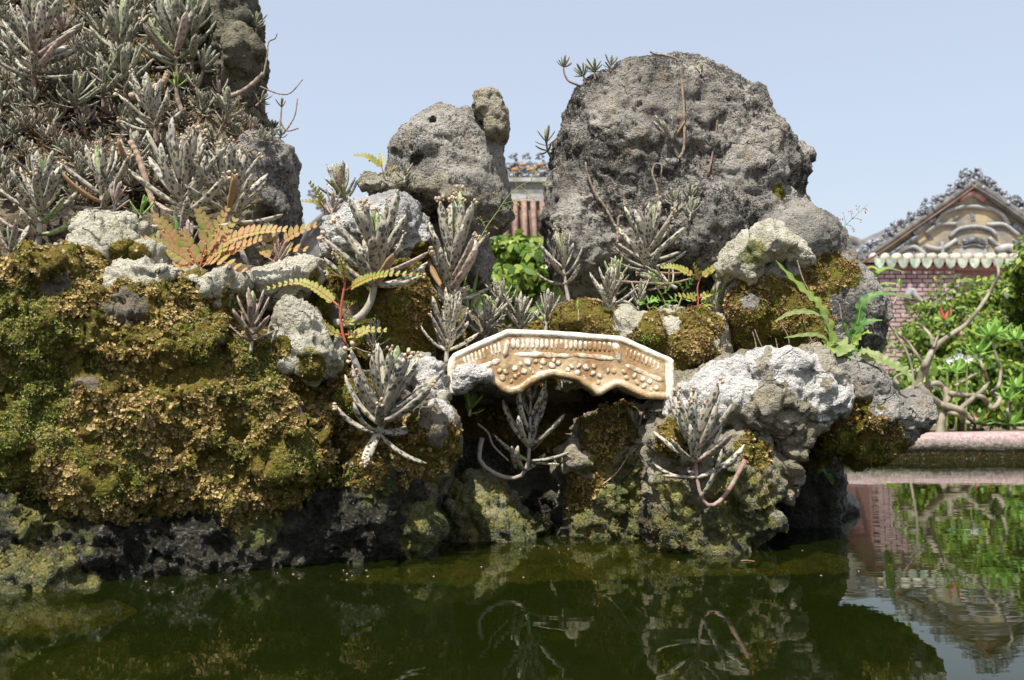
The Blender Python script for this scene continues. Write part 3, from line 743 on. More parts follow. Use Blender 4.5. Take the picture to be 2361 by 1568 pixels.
# ------------------------------------------------------------------ pond
def water_mat():
    n = NT('pond_water')
    o = n.obj()
    h = n.math('ADD', n.noise(n.map(o, (3, 9, 1)), 1.0, 3, 0.5), n.math('MULTIPLY', n.noise(n.map(o, (9, 30, 1)), 1.0, 2, 0.5), 0.22))
    nm = n.bump(h, 0.035, 0.012)
    gl = n.node('ShaderNodeBsdfGlossy'); gl.inputs['Roughness'].default_value = 0.012; gl.inputs['Color'].default_value = (0.93, 0.95, 0.93, 1)
    n.set(gl.inputs['Normal'], nm)
    tr = n.node('ShaderNodeBsdfTransparent'); tr.inputs['Color'].default_value = (0.74, 0.70, 0.32, 1)
    df = n.node('ShaderNodeBsdfDiffuse')
    n.set(df.inputs['Color'], n.mix(n.noise(o, 1.3, 3), (0.0072, 0.0112, 0.0016), (0.0135, 0.019, 0.0025)))
    m1 = n.node('ShaderNodeMixShader'); m1.inputs[0].default_value = 0.55
    n.t.links.new(tr.outputs[0], m1.inputs[1]); n.t.links.new(df.outputs[0], m1.inputs[2])
    fr = n.node('ShaderNodeFresnel'); fr.inputs['IOR'].default_value = 1.333; n.set(fr.inputs['Normal'], nm)
    m2 = n.node('ShaderNodeMixShader'); n.set(m2.inputs[0], fr.outputs[0])
    n.t.links.new(m1.outputs[0], m2.inputs[1]); n.t.links.new(gl.outputs[0], m2.inputs[2])
    n.t.links.new(m2.outputs[0], n.out.inputs['Surface'])
    return n.m
def sheet(name, x0, x1, y0, y1, z, mat, kind='structure'):
    o = link(name, mesh(name, [(x0, y0, z), (x1, y0, z), (x1, y1, z), (x0, y1, z)], [(0, 1, 2, 3)], mat, False))
    return tag(o, kind=kind)
RIM = 4.62
sheet('pond_water', -5.5, 5.5, -2.0, RIM + 0.02, 0.0, water_mat())
M['silt'] = flat_mat('pond_silt', (0.02, 0.028, 0.008), (0.035, 0.04, 0.012), 6, 0.9, 0.1, 0.2)
sheet('pond_floor', -5.6, 5.6, -2.1, RIM + 0.1, -0.32, M['silt'])
# ------------------------------------------------------------------ moss: tufts of tiny leaves growing on the stones
PAL = {
 'tan':   [(0.38, 0.275, 0.085), (0.29, 0.195, 0.05), (0.48, 0.37, 0.16), (0.19, 0.12, 0.03), (0.34, 0.25, 0.065)],
 'brown': [(0.22, 0.115, 0.03), (0.28, 0.17, 0.07), (0.11, 0.065, 0.02), (0.34, 0.25, 0.14), (0.14, 0.095, 0.025)],
 'olive': [(0.17, 0.155, 0.018), (0.22, 0.18, 0.026), (0.11, 0.115, 0.013), (0.27, 0.21, 0.04)],
 'green': [(0.10, 0.155, 0.012), (0.16, 0.22, 0.018), (0.06, 0.105, 0.010), (0.22, 0.26, 0.03)],
}
PAL = {k: np.array(v) for k, v in PAL.items()}

def tufts(rk, dens, size, mixw, label, spots=(), attr='moss', lift=0.3, seed=0, pale=0.10):
    """one mass of moss leaves over the mossy part of a stone; mixw = weights of tan, brown, olive, green"""
    V, Q, N = rk['V'], rk['Q'], rk['N']
    g = np.random.default_rng(seed + 3)
    m = rk['at'][attr][Q].mean(1)
    n4 = np.cross(V[Q[:, 2]] - V[Q[:, 0]], V[Q[:, 3]] - V[Q[:, 1]]); ar = 0.5 * np.linalg.norm(n4, axis=1)
    fn = N[Q].mean(1)
    c = V[Q].mean(1)
    vis = (fn[:, 1] < 0.35) & (c[:, 2] > 0.004)
    w = ar * np.clip((m - 0.25) * 2, 0, 1) * vis
    cover = 0.06 + 0.94 * sstep(-0.18, 0.14, fbm(c, 19, 4, seed + 7, 0.65))
    w = w * cover
    k = int(dens * w.sum())
    if k < 5: return None
    f = g.choice(len(Q), k, p=w / w.sum())
    u, v = g.random((k, 1)), g.random((k, 1))
    A, B, C, D = (V[Q[f, i]] for i in range(4))
    p = (A * (1 - u) + B * u) * (1 - v) + (D * (1 - u) + C * u) * v
    nr = fn[f] / (np.linalg.norm(fn[f], axis=1)[:, None] + 1e-9)
    nr = nr + 0.35 * np.array((0, -0.2, 1.0)); nr /= np.linalg.norm(nr, axis=1)[:, None]
    z1, z2 = fbm(p, 11, 4, seed + 20, 0.6), fbm(p, 27, 3, seed + 30, 0.6)
    for (vx, vy, d, r, s) in spots:                     # greener or browner places
        z1 = z1 + s * np.clip(1.3 - np.linalg.norm(p - P(vx, vy, d), axis=1) / r, 0, 1)
    names = ['tan', 'brown', 'olive', 'green']
    cum = np.cumsum(mixw) / np.sum(mixw)
    rank = np.argsort(np.argsort(z1 + 0.5 * z2 + 0.2 * g.normal(size=k))) / k
    kind = np.searchsorted(cum, rank).clip(0, 3)
    L = 5
    ref = np.where(np.abs(nr[:, :1]) < 0.8, np.array((1.0, 0, 0)), np.array((0, 1.0, 0)))
    T = np.cross(nr, ref); T /= np.linalg.norm(T, axis=1)[:, None]
    Bn = np.cross(nr, T)
    verts = np.zeros((k, L, 4, 3)); cols = np.zeros((k, L, 4, 3))
    sz = size * (0.45 + 1.25 * g.random(k) ** 2.2 + 0.3 * sstep(-0.1, 0.5, z2)) * np.array((1.15, 0.85, 0.8, 0.8))[kind]
    a0 = g.random(k) * 6.28
    base = p + nr * (sz * lift * g.random(k))[:, None] * 2.0
    ccol = np.zeros((k, 3))
    for i, nm in enumerate(names):
        q = kind == i
        pal = PAL[nm]; ccol[q] = pal[g.integers(0, len(pal), q.sum())]
    ccol *= (0.75 + 0.5 * g.random((k, 1)))
    for j in range(L):
        a = a0 + 6.28 * j / L + g.normal(size=k) * 0.3
        tilt = np.radians(28 + 40 * g.random(k))
        side = np.cos(a)[:, None] * T + np.sin(a)[:, None] * Bn
        dr = np.cos(tilt)[:, None] * nr + np.sin(tilt)[:, None] * side
        wd = np.cross(dr, nr); wd /= np.linalg.norm(wd, axis=1)[:, None] + 1e-9
        ln = (sz * (0.7 + 0.6 * g.random(k)))[:, None]
        wid = ln * np.array((0.34, 0.24, 0.2, 0.22))[kind][:, None]
        verts[:, j, 0] = base
        verts[:, j, 1] = base + dr * ln * 0.6 + wd * wid
        verts[:, j, 2] = base + dr * ln - nr * ln * 0.15
        verts[:, j, 3] = base + dr * ln * 0.6 - wd * wid
        lc = ccol * (0.8 + 0.4 * g.random((k, 1)))
        tip = np.where((g.random((k, 1)) < pale), np.array((0.58, 0.46, 0.25)), lc)
        cols[:, j, 0] = lc * 0.9; cols[:, j, 1] = cols[:, j, 3] = 0.5 * (lc + tip); cols[:, j, 2] = tip
    fa = np.arange(k * L * 4).reshape(-1, 4)
    me = mesh('moss', verts.reshape(-1, 3), fa, M['tuft'], False, None, cols.reshape(-1, 3))
    o = link('moss', me)
    tag(o, label, 'moss', kind='stuff')
    return o

tufts(mossy, 108000, 0.0038, (0.38, 0.14, 0.28, 0.20), 'thick tan and green moss over the big left rock',
      [(110, 830, 1.5, 0.08, 1.5), (100, 740, 1.5, 0.06, 1.0), (60, 900, 1.48, 0.06, 1.0), (20, 1020, 1.42, 0.09, 0.8), (260, 1080, 1.46, 0.08, 0.6), (520, 1050, 1.54, 0.06, 0.7), (690, 1060, 1.6, 0.06, 0.9), (330, 770, 1.5, 0.03, 0.8), (590, 820, 1.6, 0.04, 0.8), (180, 760, 1.5, 0.06, -0.5), (460, 960, 1.5, 0.12, -0.3)], seed=1, pale=0.36)
tufts(base_l, 90000, 0.0042, (0.25, 0.2, 0.3, 0.25), 'moss hanging in patches down onto the dark wet left rock', seed=60)
tufts(column, 80000, 0.0046, (0.25, 0.28, 0.25, 0.22), 'patchy brown and green moss on the stone column left of the arch', seed=2)
tufts(mid_col, 90000, 0.0042, (0.2, 0.45, 0.2, 0.15), 'rust-brown moss cap on the rock under the bridge', [(1500, 965, 2.0, 0.05, 0.8)], seed=3)
tufts(block_r, 90000, 0.0040, (0.2, 0.4, 0.3, 0.1), 'small brown moss tufts on the pitted rock right of the arch', seed=4)
tufts(over, 85000, 0.0044, (0.1, 0.35, 0.3, 0.25), 'dark moss hanging under the overhanging rock nose', [(1990, 1060, 1.9, 0.06, 0.4)], seed=5)
tufts(ledge, 90000, 0.0044, (0.12, 0.55, 0.20, 0.13), 'brown moss cushions on the ledge behind the bridge', [(1500, 800, 2.02, 0.04, 1.0)], seed=6, pale=0.2)
tufts(right_r, 85000, 0.0044, (0.10, 0.50, 0.25, 0.15), 'brown moss patches on the grey right rock', [(1780, 800, 2.04, 0.1, 0.6)], seed=7)
tufts(moss_mid, 90000, 0.0042, (0.06, 0.26, 0.40, 0.28), 'dark olive moss over the round rock left of the bridge', [(985, 690, 1.94, 0.06, -0.8)], seed=8, pale=0.03)
for i_, (r_, lb_) in enumerate([(pale1, 'tallest cream stone'), (pale5, 'tall pale stone with green stains'), (recess, 'rock in the hollow under the bridge'), (gapf, 'shaded stones in the gap behind the bridge'), (pillar, 'black wet foot of the overhang'), (slope, 'succulent slope')]):
    tufts(r_, 45000, 0.0048, (0.15, 0.35, 0.3, 0.2), 'thin moss patch on the ' + lb_, seed=20 + i_)
# stringy algae fringe at the waterline
for i_, (r_, lb_) in enumerate([(lump, 'low stone under the bridge'), (block_r, 'pitted rock right of the arch'), (algae_r, 'near left corner rock'), (mid_col, 'pale rock under the bridge')]):
    tufts(r_, 22000, 0.0034, (0.0, 0.25, 0.55, 0.2), 'wet green algae tufts on the ' + lb_, seed=40 + i_, attr='algae', pale=0.0)
# ------------------------------------------------------------------ speckled succulents (pencil-leaved kalanchoe)
def kal_mat(name, base, base2, spot, amt=1.0, sc=1.0, green=(0.2, 0.28, 0.1), gmix=0.0):
    n = NT(name, 0.62, 0.3)
    off = n.math('MULTIPLY', n.rand(), 53.0)
    cb = n.node('ShaderNodeCombineXYZ')
    for i in range(3): n.set(cb.inputs[i], off)
    ad = n.node('ShaderNodeVectorMath'); ad.operation = 'ADD'
    o = n.obj()
    n.set(ad.inputs[0], o); n.set(ad.inputs[1], cb.outputs[0])
    q = ad.outputs[0]
    wq = n.map(q, (17 * sc, 17 * sc, 11.5 * sc))
    d, c = n.voro(wq, 1.0)
    sep = n.node('ShaderNodeSeparateColor'); n.set(sep.inputs[0], c)
    col = n.mix(n.step(n.noise(q, 4, 3), 0.36, 0.64), base, base2)
    hs = n.node('ShaderNodeHueSaturation'); n.set(hs.inputs['Color'], col)
    n.set(hs.inputs['Value'], n.step(n.rand(), 0, 1, 0.78, 1.15)); col = hs.outputs[0]
    rr = n.math('ADD', 0.34, n.math('MULTIPLY', sep.outputs[0], 0.22))
    sp_ = n.step(n.math('SUBTRACT', rr, d), -0.02, 0.07)
    sp_ = n.math('MULTIPLY', sp_, n.step(sep.outputs[1], 0.06, 0.16, 0.2, 0.92 * amt))
    col = n.mix(gmix, col, green)
    col = n.mix(sp_, col, spot)
    nm = n.bump(n.noise(n.map(q, (14, 14, 3)), 1.0, 4), 0.25, 0.05)
    return n.done(col, None, nm, Subsurface_Weight=0.0)
M['kal'] = kal_mat('speckled_leaf', (0.42, 0.385, 0.285), (0.345, 0.31, 0.262), (0.05, 0.058, 0.055))
M['kal_b'] = kal_mat('speckled_leaf_far', (0.32, 0.31, 0.22), (0.24, 0.235, 0.175), (0.055, 0.065, 0.055), 0.95, 0.9)
M['kal_p'] = kal_mat('speckled_leaf_pink', (0.38, 0.30, 0.25), (0.33, 0.26, 0.22), (0.085, 0.07, 0.065), 0.75)
M['kal_g'] = kal_mat('speckled_leaf_young', (0.33, 0.36, 0.20), (0.26, 0.33, 0.15), (0.07, 0.09, 0.05), 0.7)
M['kal_gr'] = kal_mat('green_leaf', (0.15, 0.27, 0.05), (0.21, 0.33, 0.07), (0.06, 0.10, 0.03), 0.25)
M['kstem'] = flat_mat('succulent_stem', (0.38, 0.36, 0.31), (0.29, 0.25, 0.21), 60, 0.7, 0.25, 0.4)
M['kstem_p'] = flat_mat('pinkish_stem', (0.36, 0.27, 0.23), (0.24, 0.13, 0.10), 50, 0.7, 0.25, 0.5)
M['kstem_d'] = flat_mat('old_succulent_stem', (0.17, 0.12, 0.09), (0.30, 0.22, 0.16), 70, 0.8, 0.2, 0.6)
M['plantlet'] = flat_mat('plantlet', (0.36, 0.28, 0.22), (0.48, 0.36, 0.22), 90, 0.6, 0.3, 0.0, rndv=0.2)
M['dry'] = flat_mat('dry_stick', (0.33, 0.26, 0.20), (0.15, 0.115, 0.09), 55, 0.85, 0.15, 0.6)
M['dryleaf'] = flat_mat('withered_leaf', (0.34, 0.23, 0.12), (0.22, 0.14, 0.075), 40, 0.8, 0.2, 0.3, rndv=0.3)

def leaf_geo(curve, width=0.075, seed=0, rings=9, sides=8):
    """unit-length fleshy leaf along +Z, bending towards -X, channelled on its inner face"""
    r = random.Random(seed)
    vs, fs = [], []
    wob = r.uniform(-0.05, 0.05)
    for i in range(rings):
        t = i / (rings - 1)
        prof = 0.62 + 0.38 * math.sin(min(t / 0.5, 1) * math.pi / 2)
        if t > 0.5: prof = 1.0 - 0.28 * ((t - 0.5) / 0.5) ** 1.5
        if t > 0.9: prof *= (1 - ((t - 0.9) / 0.1) ** 2 * 0.75)
        w = width * prof
        a = curve * t                                   # bend angle
        if abs(curve) > 1e-3:
            z = math.sin(a) / curve; x = -(1 - math.cos(a)) / curve
        else: z, x = t, 0
        y0 = wob * math.sin(t * 3)
        for k in range(sides):
            b = 2 * math.pi * k / sides
            rx = 0.68 * w * math.cos(b); ry = w * math.sin(b)
            if math.cos(b) < -0.3: rx *= 0.62             # flattened inner face
            vs.append((x + rx * math.cos(a), y0 + ry, z + rx * math.sin(a)))
    for i in range(rings - 1):
        for k in range(sides):
            fs.append((i * sides + k, i * sides + (k + 1) % sides, (i + 1) * sides + (k + 1) % sides, (i + 1) * sides + k))
    fs.append(tuple(range(sides - 1, -1, -1))); fs.append(tuple((rings - 1) * sides + k for k in range(sides)))
    tip = np.mean(np.array(vs[-sides:]), axis=0)
    return vs, fs, tip
CURV = [-0.25, 0.05, 0.25, 0.45, 0.7, 0.95]
WID = [0.078, 0.096]
LEAF = {}
for ci, cv in enumerate(CURV):
    for wi, w_ in enumerate(WID):
        v, f, t = leaf_geo(cv, w_, ci * 3 + wi)
        LEAF[(ci, wi)] = (v, f, t)
LMESH = {}
def leaf_mesh(ci, wi, mk):
    k = (ci, wi, mk)
    if k not in LMESH:
        v, f, t = LEAF[(ci, wi)]
        LMESH[k] = mesh('leaf', v, f, M[mk])
    return LMESH[k]
PLET = []
for s_ in range(5):
    r_ = random.Random(s_ + 50); mb = MB()
    for q in range(r_.choice((2, 3, 4))):
        a = q * 2.2 + r_.random()
        mb.ball((0.055 * math.cos(a), 0.05 * math.sin(a), 0.035 + 0.03 * r_.random()), (0.030, 0.026, 0.036), 6, 4)
    for q in range(4):
        a = r_.random() * 6.28
        mb.ball((0.04 * math.cos(a), 0.05 * math.sin(a), 0.008), (0.016, 0.016, 0.014), 5, 3)
    PLET.append(mesh('plantlet', mb.v, mb.f, M['plantlet']))

def basis(dr, inner):
    """rotation with local Z along dr and local -X turned towards inner"""
    z = Vector(dr).normalized()
    x = -(Vector(inner) - z * Vector(inner).dot(z))
    if x.length < 1e-6: x = z.orthogonal()
    x.normalize()
    y = z.cross(x)
    return Matrix((x, y, z)).transposed()

def whorls(pts, f0, nwh, per, L, lo, hi, r, topL=0.55, lowL=0.9, young=True):
    """list of (pos, dir, inner, length, curve index, level) for leaves along a stem"""
    pts = np.asarray(pts); t, N, B = frames(pts)
    out = []
    m = len(pts) - 1
    for w in range(nwh):
        q = w / max(nwh - 1, 1)
        fr = f0 + (1 - f0) * q
        i = min(int(round(fr * m)), m)
        th0 = lo + (hi - lo) * q ** 0.85
        ln = L * (lowL + (1 - lowL) * min(1, q * 2.2)) * (1 - (1 - topL) * max(0, (q - 0.72) / 0.28))
        a0 = w * (math.pi / per) + r.uniform(-0.35, 0.35)
        for k in range(per):
            a = a0 + 2 * math.pi * k / per + r.uniform(-0.2, 0.2)
            th = math.radians(th0 + r.uniform(-8, 8))
            side = math.cos(a) * N[i] + math.sin(a) * B[i]
            dr = math.cos(th) * t[i] + math.sin(th) * side
            ci = r.choice((2, 3, 4)) if th0 > 45 else r.choice((1, 2, 2, 3))
            if th0 > 78: ci = r.choice((3, 4, 5, 4))
            out.append((pts[i], dr, t[i], ln * r.uniform(0.82, 1.12), ci, q))
    return out

NK = [0]
def kal(label, path, d, L, f0=0.45, nwh=6, per=3, lo=88, hi=14, mat='kal', stem='kstem', sr=4.0, plet=0.55, ddep=0.0, group=None, seed=None, wi=None, topL=0.6, name='speckled_succulent', cat='succulent', extra=(), young=True):
    """path: layout points from root to shoot tip at distance d (tip at d + ddep); L: leaf length in layout units"""
    NK[0] += 1
    if d is None: d = hit(path[0][0], path[0][1], 2.4) - 0.004
    r = random.Random(NK[0] * 13 + 1 if seed is None else seed)
    n = len(path)
    pts = np.array([P(x, y, d + ddep * i / max(n - 1, 1)) for i, (x, y) in enumerate(path)])
    base = pts[0].copy()
    sp3 = spline(pts - base, 14 if n > 2 else 8)
    root = empty(name, base)
    tag(root, label, cat, group)
    rad = np.linspace(px(sr, d), px(sr * 0.55, d), len(sp3))
    v, f = tube(sp3, rad, 7)
    link('stem', mesh('stem', v, f, M[stem]), root)
    for (p, dr, inner, ln, ci, q) in whorls(sp3, f0, nwh, per, px(L * 1.13, d), lo, hi, r, topL):
        mk = mat
        if q < 0.35 and r.random() < 0.16: continue
        if q < 0.45 and r.random() < 0.14 and mat in ('kal', 'kal_b'): mk = r.choice(('kal_p', 'kal_p', 'dryleaf', 'kal_g'))
        if young and q > 0.9 and mat in ('kal', 'kal_b', 'kal_p'): mk = 'kal_g'
        o = link('leaf', leaf_mesh(ci, r.randrange(2) if wi is None else wi, mk), root)
        R = basis(dr, inner)
        o.matrix_basis = Matrix.Translation(V3(p)) @ R.to_4x4() @ Matrix.Scale(float(ln), 4)
        if r.random() < plet * (0.25 + 0.75 * q):
            t = LEAF[(ci, 0)][2]
            c = link('plantlet', r.choice(PLET), o)
            c.location = t; c.scale = [r.uniform(0.8, 1.25)] * 3
    for (p0, p1, dd) in extra:                           # single leaves or side twigs given by their ends
        a, b = P(p0[0], p0[1], d), P(p1[0], p1[1], d + dd)
        o = link('leaf', leaf_mesh(r.choice((1, 2, 3)), 0, mat), root)
        R = basis(b - a, (0, 0, 1))
        o.matrix_basis = Matrix.Translation(V3(a - base)) @ R.to_4x4() @ Matrix.Scale(float(np.linalg.norm(b - a)), 4)
    return root

# --- the large plants, one by one
kal('large speckled succulent at the left edge behind the cream stone', [(84, 605), (92, 520), (95, 428)], 1.86, 108, 0.42, 7, 4, 95, 15, sr=8)
kal('upright speckled succulent above the tallest cream stone', [(243, 505), (236, 470), (230, 405)], 1.92, 105, 0.35, 5, 3, 85, 10, sr=7)
kal('largest speckled succulent, full of plantlets, in the middle of the left slope', [(424, 590), (421, 500), (424, 400)], 1.86, 130, 0.42, 8, 4, 92, 14, sr=7, plet=0.8)
kal('tall speckled succulent in front of the grey rock at the right of the slope', [(575, 645), (562, 590), (532, 520), (528, 425)], 1.90, 115, 0.68, 7, 4, 94, 16, sr=8, stem='kstem', plet=0.7)
kal('small speckled succulent at the far left edge on the mossy rock', [(22, 682), (12, 640), (24, 570)], 1.60, 72, 0.7, 4, 3, 70, 16, sr=6, stem='kstem_d')
kal('small pink-grey succulent growing out of the moss', [(578, 812), (582, 775), (583, 715)], 1.60, 64, 0.4, 5, 4, 75, 14, 'kal_p', sr=4.5, plet=0.15)
kal('tall speckled succulent with a bent bare stem beside the white coral rock', [(770, 745), (812, 742), (850, 705), (866, 640), (868, 565)], 1.88, 128, 0.66, 8, 4, 88, 12, sr=11, plet=0.75)
kal('slender tall speckled succulent standing left of the gap to the green bush', [(1030, 720), (1040, 650), (1046, 560)], 2.04, 115, 0.16, 8, 4, 72, 10, sr=7, plet=0.6, topL=0.85)
kal('grey succulent standing directly behind the left end of the bridge', [(1029, 838), (1031, 790), (1036, 735)], 1.93, 86, 0.3, 6, 4, 68, 10, sr=6, plet=0.4)
kal('little speckled succulent below the round mossy rock', [(858, 838), (860, 800), (862, 770)], 1.90, 42, 0.3, 5, 4, 80, 14, sr=3.5, plet=0.2)
kal('sprawling speckled succulent hanging over the rock left of the bridge', [(868, 1005), (878, 985), (886, 950), (890, 925)], 1.66, 138, 0.12, 8, 4, 114, 12, sr=9, plet=0.85, ddep=-0.01, topL=0.8)
kal('long-jointed speckled succulent growing under the bridge arch', [(1112, 1010), (1106, 1062), (1150, 1096), (1196, 1100), (1217, 1070), (1221, 1000), (1224, 925)], 1.98, 100, 0.60, 7, 2, 84, 30, sr=6, plet=0.0, ddep=-0.05, young=False,
    extra=[((1190, 1080), (1180, 1030), -0.05), ((1205, 1060), (1130, 1010), -0.03), ((1220, 1065), (1290, 1072), -0.03), ((1222, 1040), (1255, 1022), -0.03)])
kal('speckled succulent with a reddish hooked stem at the right front rock', [(1718, 1060), (1690, 1115), (1655, 1160), (1625, 1160), (1608, 1110), (1604, 1040), (1608, 1015)], 1.74, 122, 0.72, 8, 4, 88, 12, sr=6, plet=0.35, stem='kstem_p',
    extra=[((1606, 1100), (1528, 1098), -0.02), ((1612, 1150), (1690, 1050), -0.03)])
kal('speckled succulent in front of the foot of the big boulder', [(1490, 640), (1494, 600), (1500, 545)], 2.26, 98, 0.2, 8, 4, 96, 14, sr=6, plet=0.6)
kal('sparse dark succulent leaning at the left foot of the big boulder', [(1312, 702), (1302, 640), (1297, 585)], 2.24, 72, 0.35, 5, 3, 80, 12, sr=5, plet=0.3)
kal('speckled succulent on the brown moss cushion behind the bridge', [(1398, 735), (1400, 700), (1403, 660)], 2.07, 68, 0.2, 6, 4, 80, 14, sr=5, plet=0.5)
kal('little speckled succulent beside the moss cushion succulent', [(1470, 718), (1472, 695), (1474, 685)], 2.10, 46, 0.2, 3, 4, 45, 14, sr=4, plet=0.5)
kal('small speckled succulent on the face of the big boulder beside the dry stem', [(1566, 364), (1552, 335), (1543, 310)], None, 52, 0.6, 5, 4, 84, 14, sr=4.5, plet=0.2)
kal('dark succulent sprouting behind the top edge of the bridge', [(1198, 770), (1200, 745), (1201, 725)], 2.12, 62, 0.2, 5, 4, 60, 10, sr=5, plet=0.6)
kal('green-grey succulent right of the dark one behind the bridge', [(1258, 765), (1262, 735), (1264, 715)], 2.14, 52, 0.2, 5, 4, 62, 12, sr=5, plet=0.1)
kal('succulent crowding behind the top left corner of the bridge', [(1118, 790), (1122, 755), (1128, 735)], 2.10, 62, 0.2, 6, 4, 70, 12, sr=5, plet=0.3)
kal('dim succulent in the shade of the gap behind the bridge', [(1160, 740), (1158, 705), (1155, 685)], 2.2, 52, 0.2, 5, 4, 75, 12, sr=4.5, plet=0.2)
kal('grey-green succulent at the left foot of the big boulder above the moss cushion', [(1415, 700), (1418, 660), (1420, 640)], 2.2, 50, 0.2, 5, 4, 60, 10, 'kal_g', sr=4.5, plet=0.3)
kal('speckled succulent lying sideways in front of the boulder foot', [(1560, 665), (1535, 650), (1510, 640)], 2.2, 50, 0.2, 5, 4, 80, 16, sr=4.5, plet=0.1)
kal('small succulent crowded under the tall slope-foot succulent', [(640, 620), (645, 600), (648, 590)], 1.86, 40, 0.2, 4, 4, 70, 14, 'kal_p', sr=4, plet=0.1)
kal('leafy grey succulent silhouetted on the ledge left of the standing rock', [(800, 470), (790, 450), (785, 420)], 2.14, 60, 0.2, 6, 5, 75, 12, sr=5, plet=0.25)
kal('smaller grey succulent under the silhouetted ledge one', [(765, 505), (766, 490), (768, 470)], 2.10, 42, 0.3, 4, 4, 60, 14, 'kal_p', sr=4, plet=0)
kal('small succulent rosette at the left foot of the standing rock', [(932, 422), (934, 408), (935, 400)], None, 30, 0.2, 3, 4, 65, 14, 'kal_b', sr=3.5, plet=0)
kal('topmost succulent on a curved stem at the upper left edge of the big boulder', [(1332, 196), (1310, 186), (1300, 165), (1301, 152)], 2.52, 24, 0.9, 3, 6, 70, 15, 'kal_b', 'kstem_d', sr=3, plet=0)
kal('second succulent along the upper left edge of the big boulder', [(1352, 192), (1346, 178), (1340, 166)], None, 26, 0.6, 3, 6, 75, 15, 'kal_b', 'kstem_d', sr=3, plet=0)
kal('third succulent along the upper left edge of the big boulder', [(1372, 184), (1371, 168), (1370, 158)], None, 30, 0.6, 3, 6, 75, 15, 'kal_b', 'kstem_d', sr=3, plet=0)
kal('fourth succulent along the upper left edge of the big boulder', [(1408, 166), (1408, 155), (1409, 148)], None, 26, 0.4, 3, 5, 75, 15, 'kal_b', 'kstem_d', sr=3, plet=0)
kal('tiny succulent rosette at the top right of the big boulder', [(1616, 172), (1616, 165), (1616, 160)], None, 24, 0.2, 2, 5, 60, 15, 'kal_b', sr=3, plet=0)
kal('succulent standing out from the left side of the big boulder against the sky', [(1272, 365), (1262, 345), (1260, 320)], 2.55, 34, 0.5, 4, 4, 95, 14, 'kal_b', 'kstem_d', sr=3.5, plet=0)
kal('upper of the succulents on the lower face of the big boulder', [(1590, 470), (1590, 455), (1591, 448)], None, 34, 0.3, 3, 5, 70, 14, 'kal_b', sr=3.5, plet=0)
kal('left of the succulents on the lower face of the big boulder', [(1556, 480), (1555, 468), (1555, 460)], None, 30, 0.3, 3, 5, 70, 14, 'kal_b', sr=3.5, plet=0)
kal('right of the succulents on the lower face of the big boulder', [(1588, 510), (1592, 495), (1595, 485)], None, 38, 0.3, 4, 5, 75, 14, 'kal_b', sr=3.5, plet=0)
kal('succulent tucked behind the boulder-foot plant', [(1535, 520), (1548, 505), (1552, 500)], None, 36, 0.3, 4, 4, 70, 14, 'kal_b', sr=3.5, plet=0.2)
kal('yellowing succulent on a leaning stick on the big boulder', [(1632, 405), (1642, 360), (1650, 310), (1656, 262)], None, 30, 0.45, 1, 4, 60, 40, 'kal_b', 'kstem_d', sr=3, plet=0)
kal('young purple-grey succulent on the mossy rock under the right end of the bridge', [(1468, 1000), (1468, 985), (1468, 975)], 1.99, 40, 0.2, 3, 4, 75, 14, 'kal_p', sr=3.5, plet=0)
kal('small bright green seedling on the moss under the bridge', [(1426, 962), (1427, 955), (1427, 950)], 2.00, 24, 0.3, 2, 3, 60, 18, 'kal_gr', sr=2.5, plet=0, name='seedling', cat='seedling', wi=1)
kal('thin green seedling on the moss cushion behind the bridge', [(1334, 740), (1334, 720), (1333, 708)], 2.02, 26, 0.8, 1, 2, 35, 30, 'kal_gr', sr=1.8, plet=0, name='seedling', cat='seedling', wi=0)
kal('green rosette below the left end of the bridge', [(1082, 960), (1084, 945), (1085, 935)], 1.95, 44, 0.2, 3, 4, 80, 25, 'kal_gr', sr=4, plet=0, wi=1)
kal('bright green fleshy rosette on the left slope', [(325, 505), (326, 490), (328, 482)], 1.84, 46, 0.2, 2, 4, 42, 15, 'kal_gr', sr=4, plet=0, wi=1)
kal('green-leaved shoot on a bare beige stem in the slope', [(424, 268), (410, 230), (405, 188)], 2.22, 40, 0.85, 2, 4, 60, 20, 'kal_gr', 'dry', sr=7, plet=0, wi=0)
# background plants of the slope, each of its own place
kal('big succulent with drooping leaves at the top left corner', [(80, 250), (78, 170), (88, 62)], 2.16, 108, 0.45, 8, 4, 96, 16, 'kal', 'kstem_d', sr=7, plet=0.1)
kal('tall succulent near the top, second from the left corner', [(276, 190), (276, 140), (280, 60)], 2.26, 92, 0.3, 7, 4, 90, 14, 'kal_b', 'kstem_d', sr=5, plet=0.1)
kal('tall bushy succulent near the top, left of the dark crag', [(408, 200), (405, 120), (402, 40)], 2.28, 98, 0.3, 8, 4, 85, 14, 'kal_b', 'kstem_d', sr=6, plet=0.1)
kal('long-stemmed succulent just left of the dark crag', [(440, 215), (444, 140), (448, 40)], 2.30, 86, 0.55, 6, 4, 90, 18, 'kal_b', 'kstem_d', sr=6, plet=0)
kal('small succulent on a slanting stem below the dark crag', [(450, 215), (462, 180), (474, 150)], 2.28, 48, 0.75, 4, 4, 70, 14, 'kal_b', 'kstem_d', sr=5, plet=0)
kal('mid-slope succulent with a straight stem under the second tall one', [(290, 250), (288, 200), (292, 150)], 2.22, 76, 0.35, 6, 4, 88, 14, 'kal_b', 'kstem_d', sr=5, plet=0.1)
kal('mid-slope succulent left of the beige branch', [(238, 250), (238, 210), (240, 185)], 2.2, 62, 0.3, 5, 4, 88, 14, 'kal_b', 'kstem_d', sr=5, plet=0.1)
kal('wide low succulent in the middle of the slope', [(176, 262), (176, 240), (180, 215)], 2.16, 66, 0.3, 5, 4, 92, 16, 'kal_b', 'kstem_d', sr=5, plet=0.1)
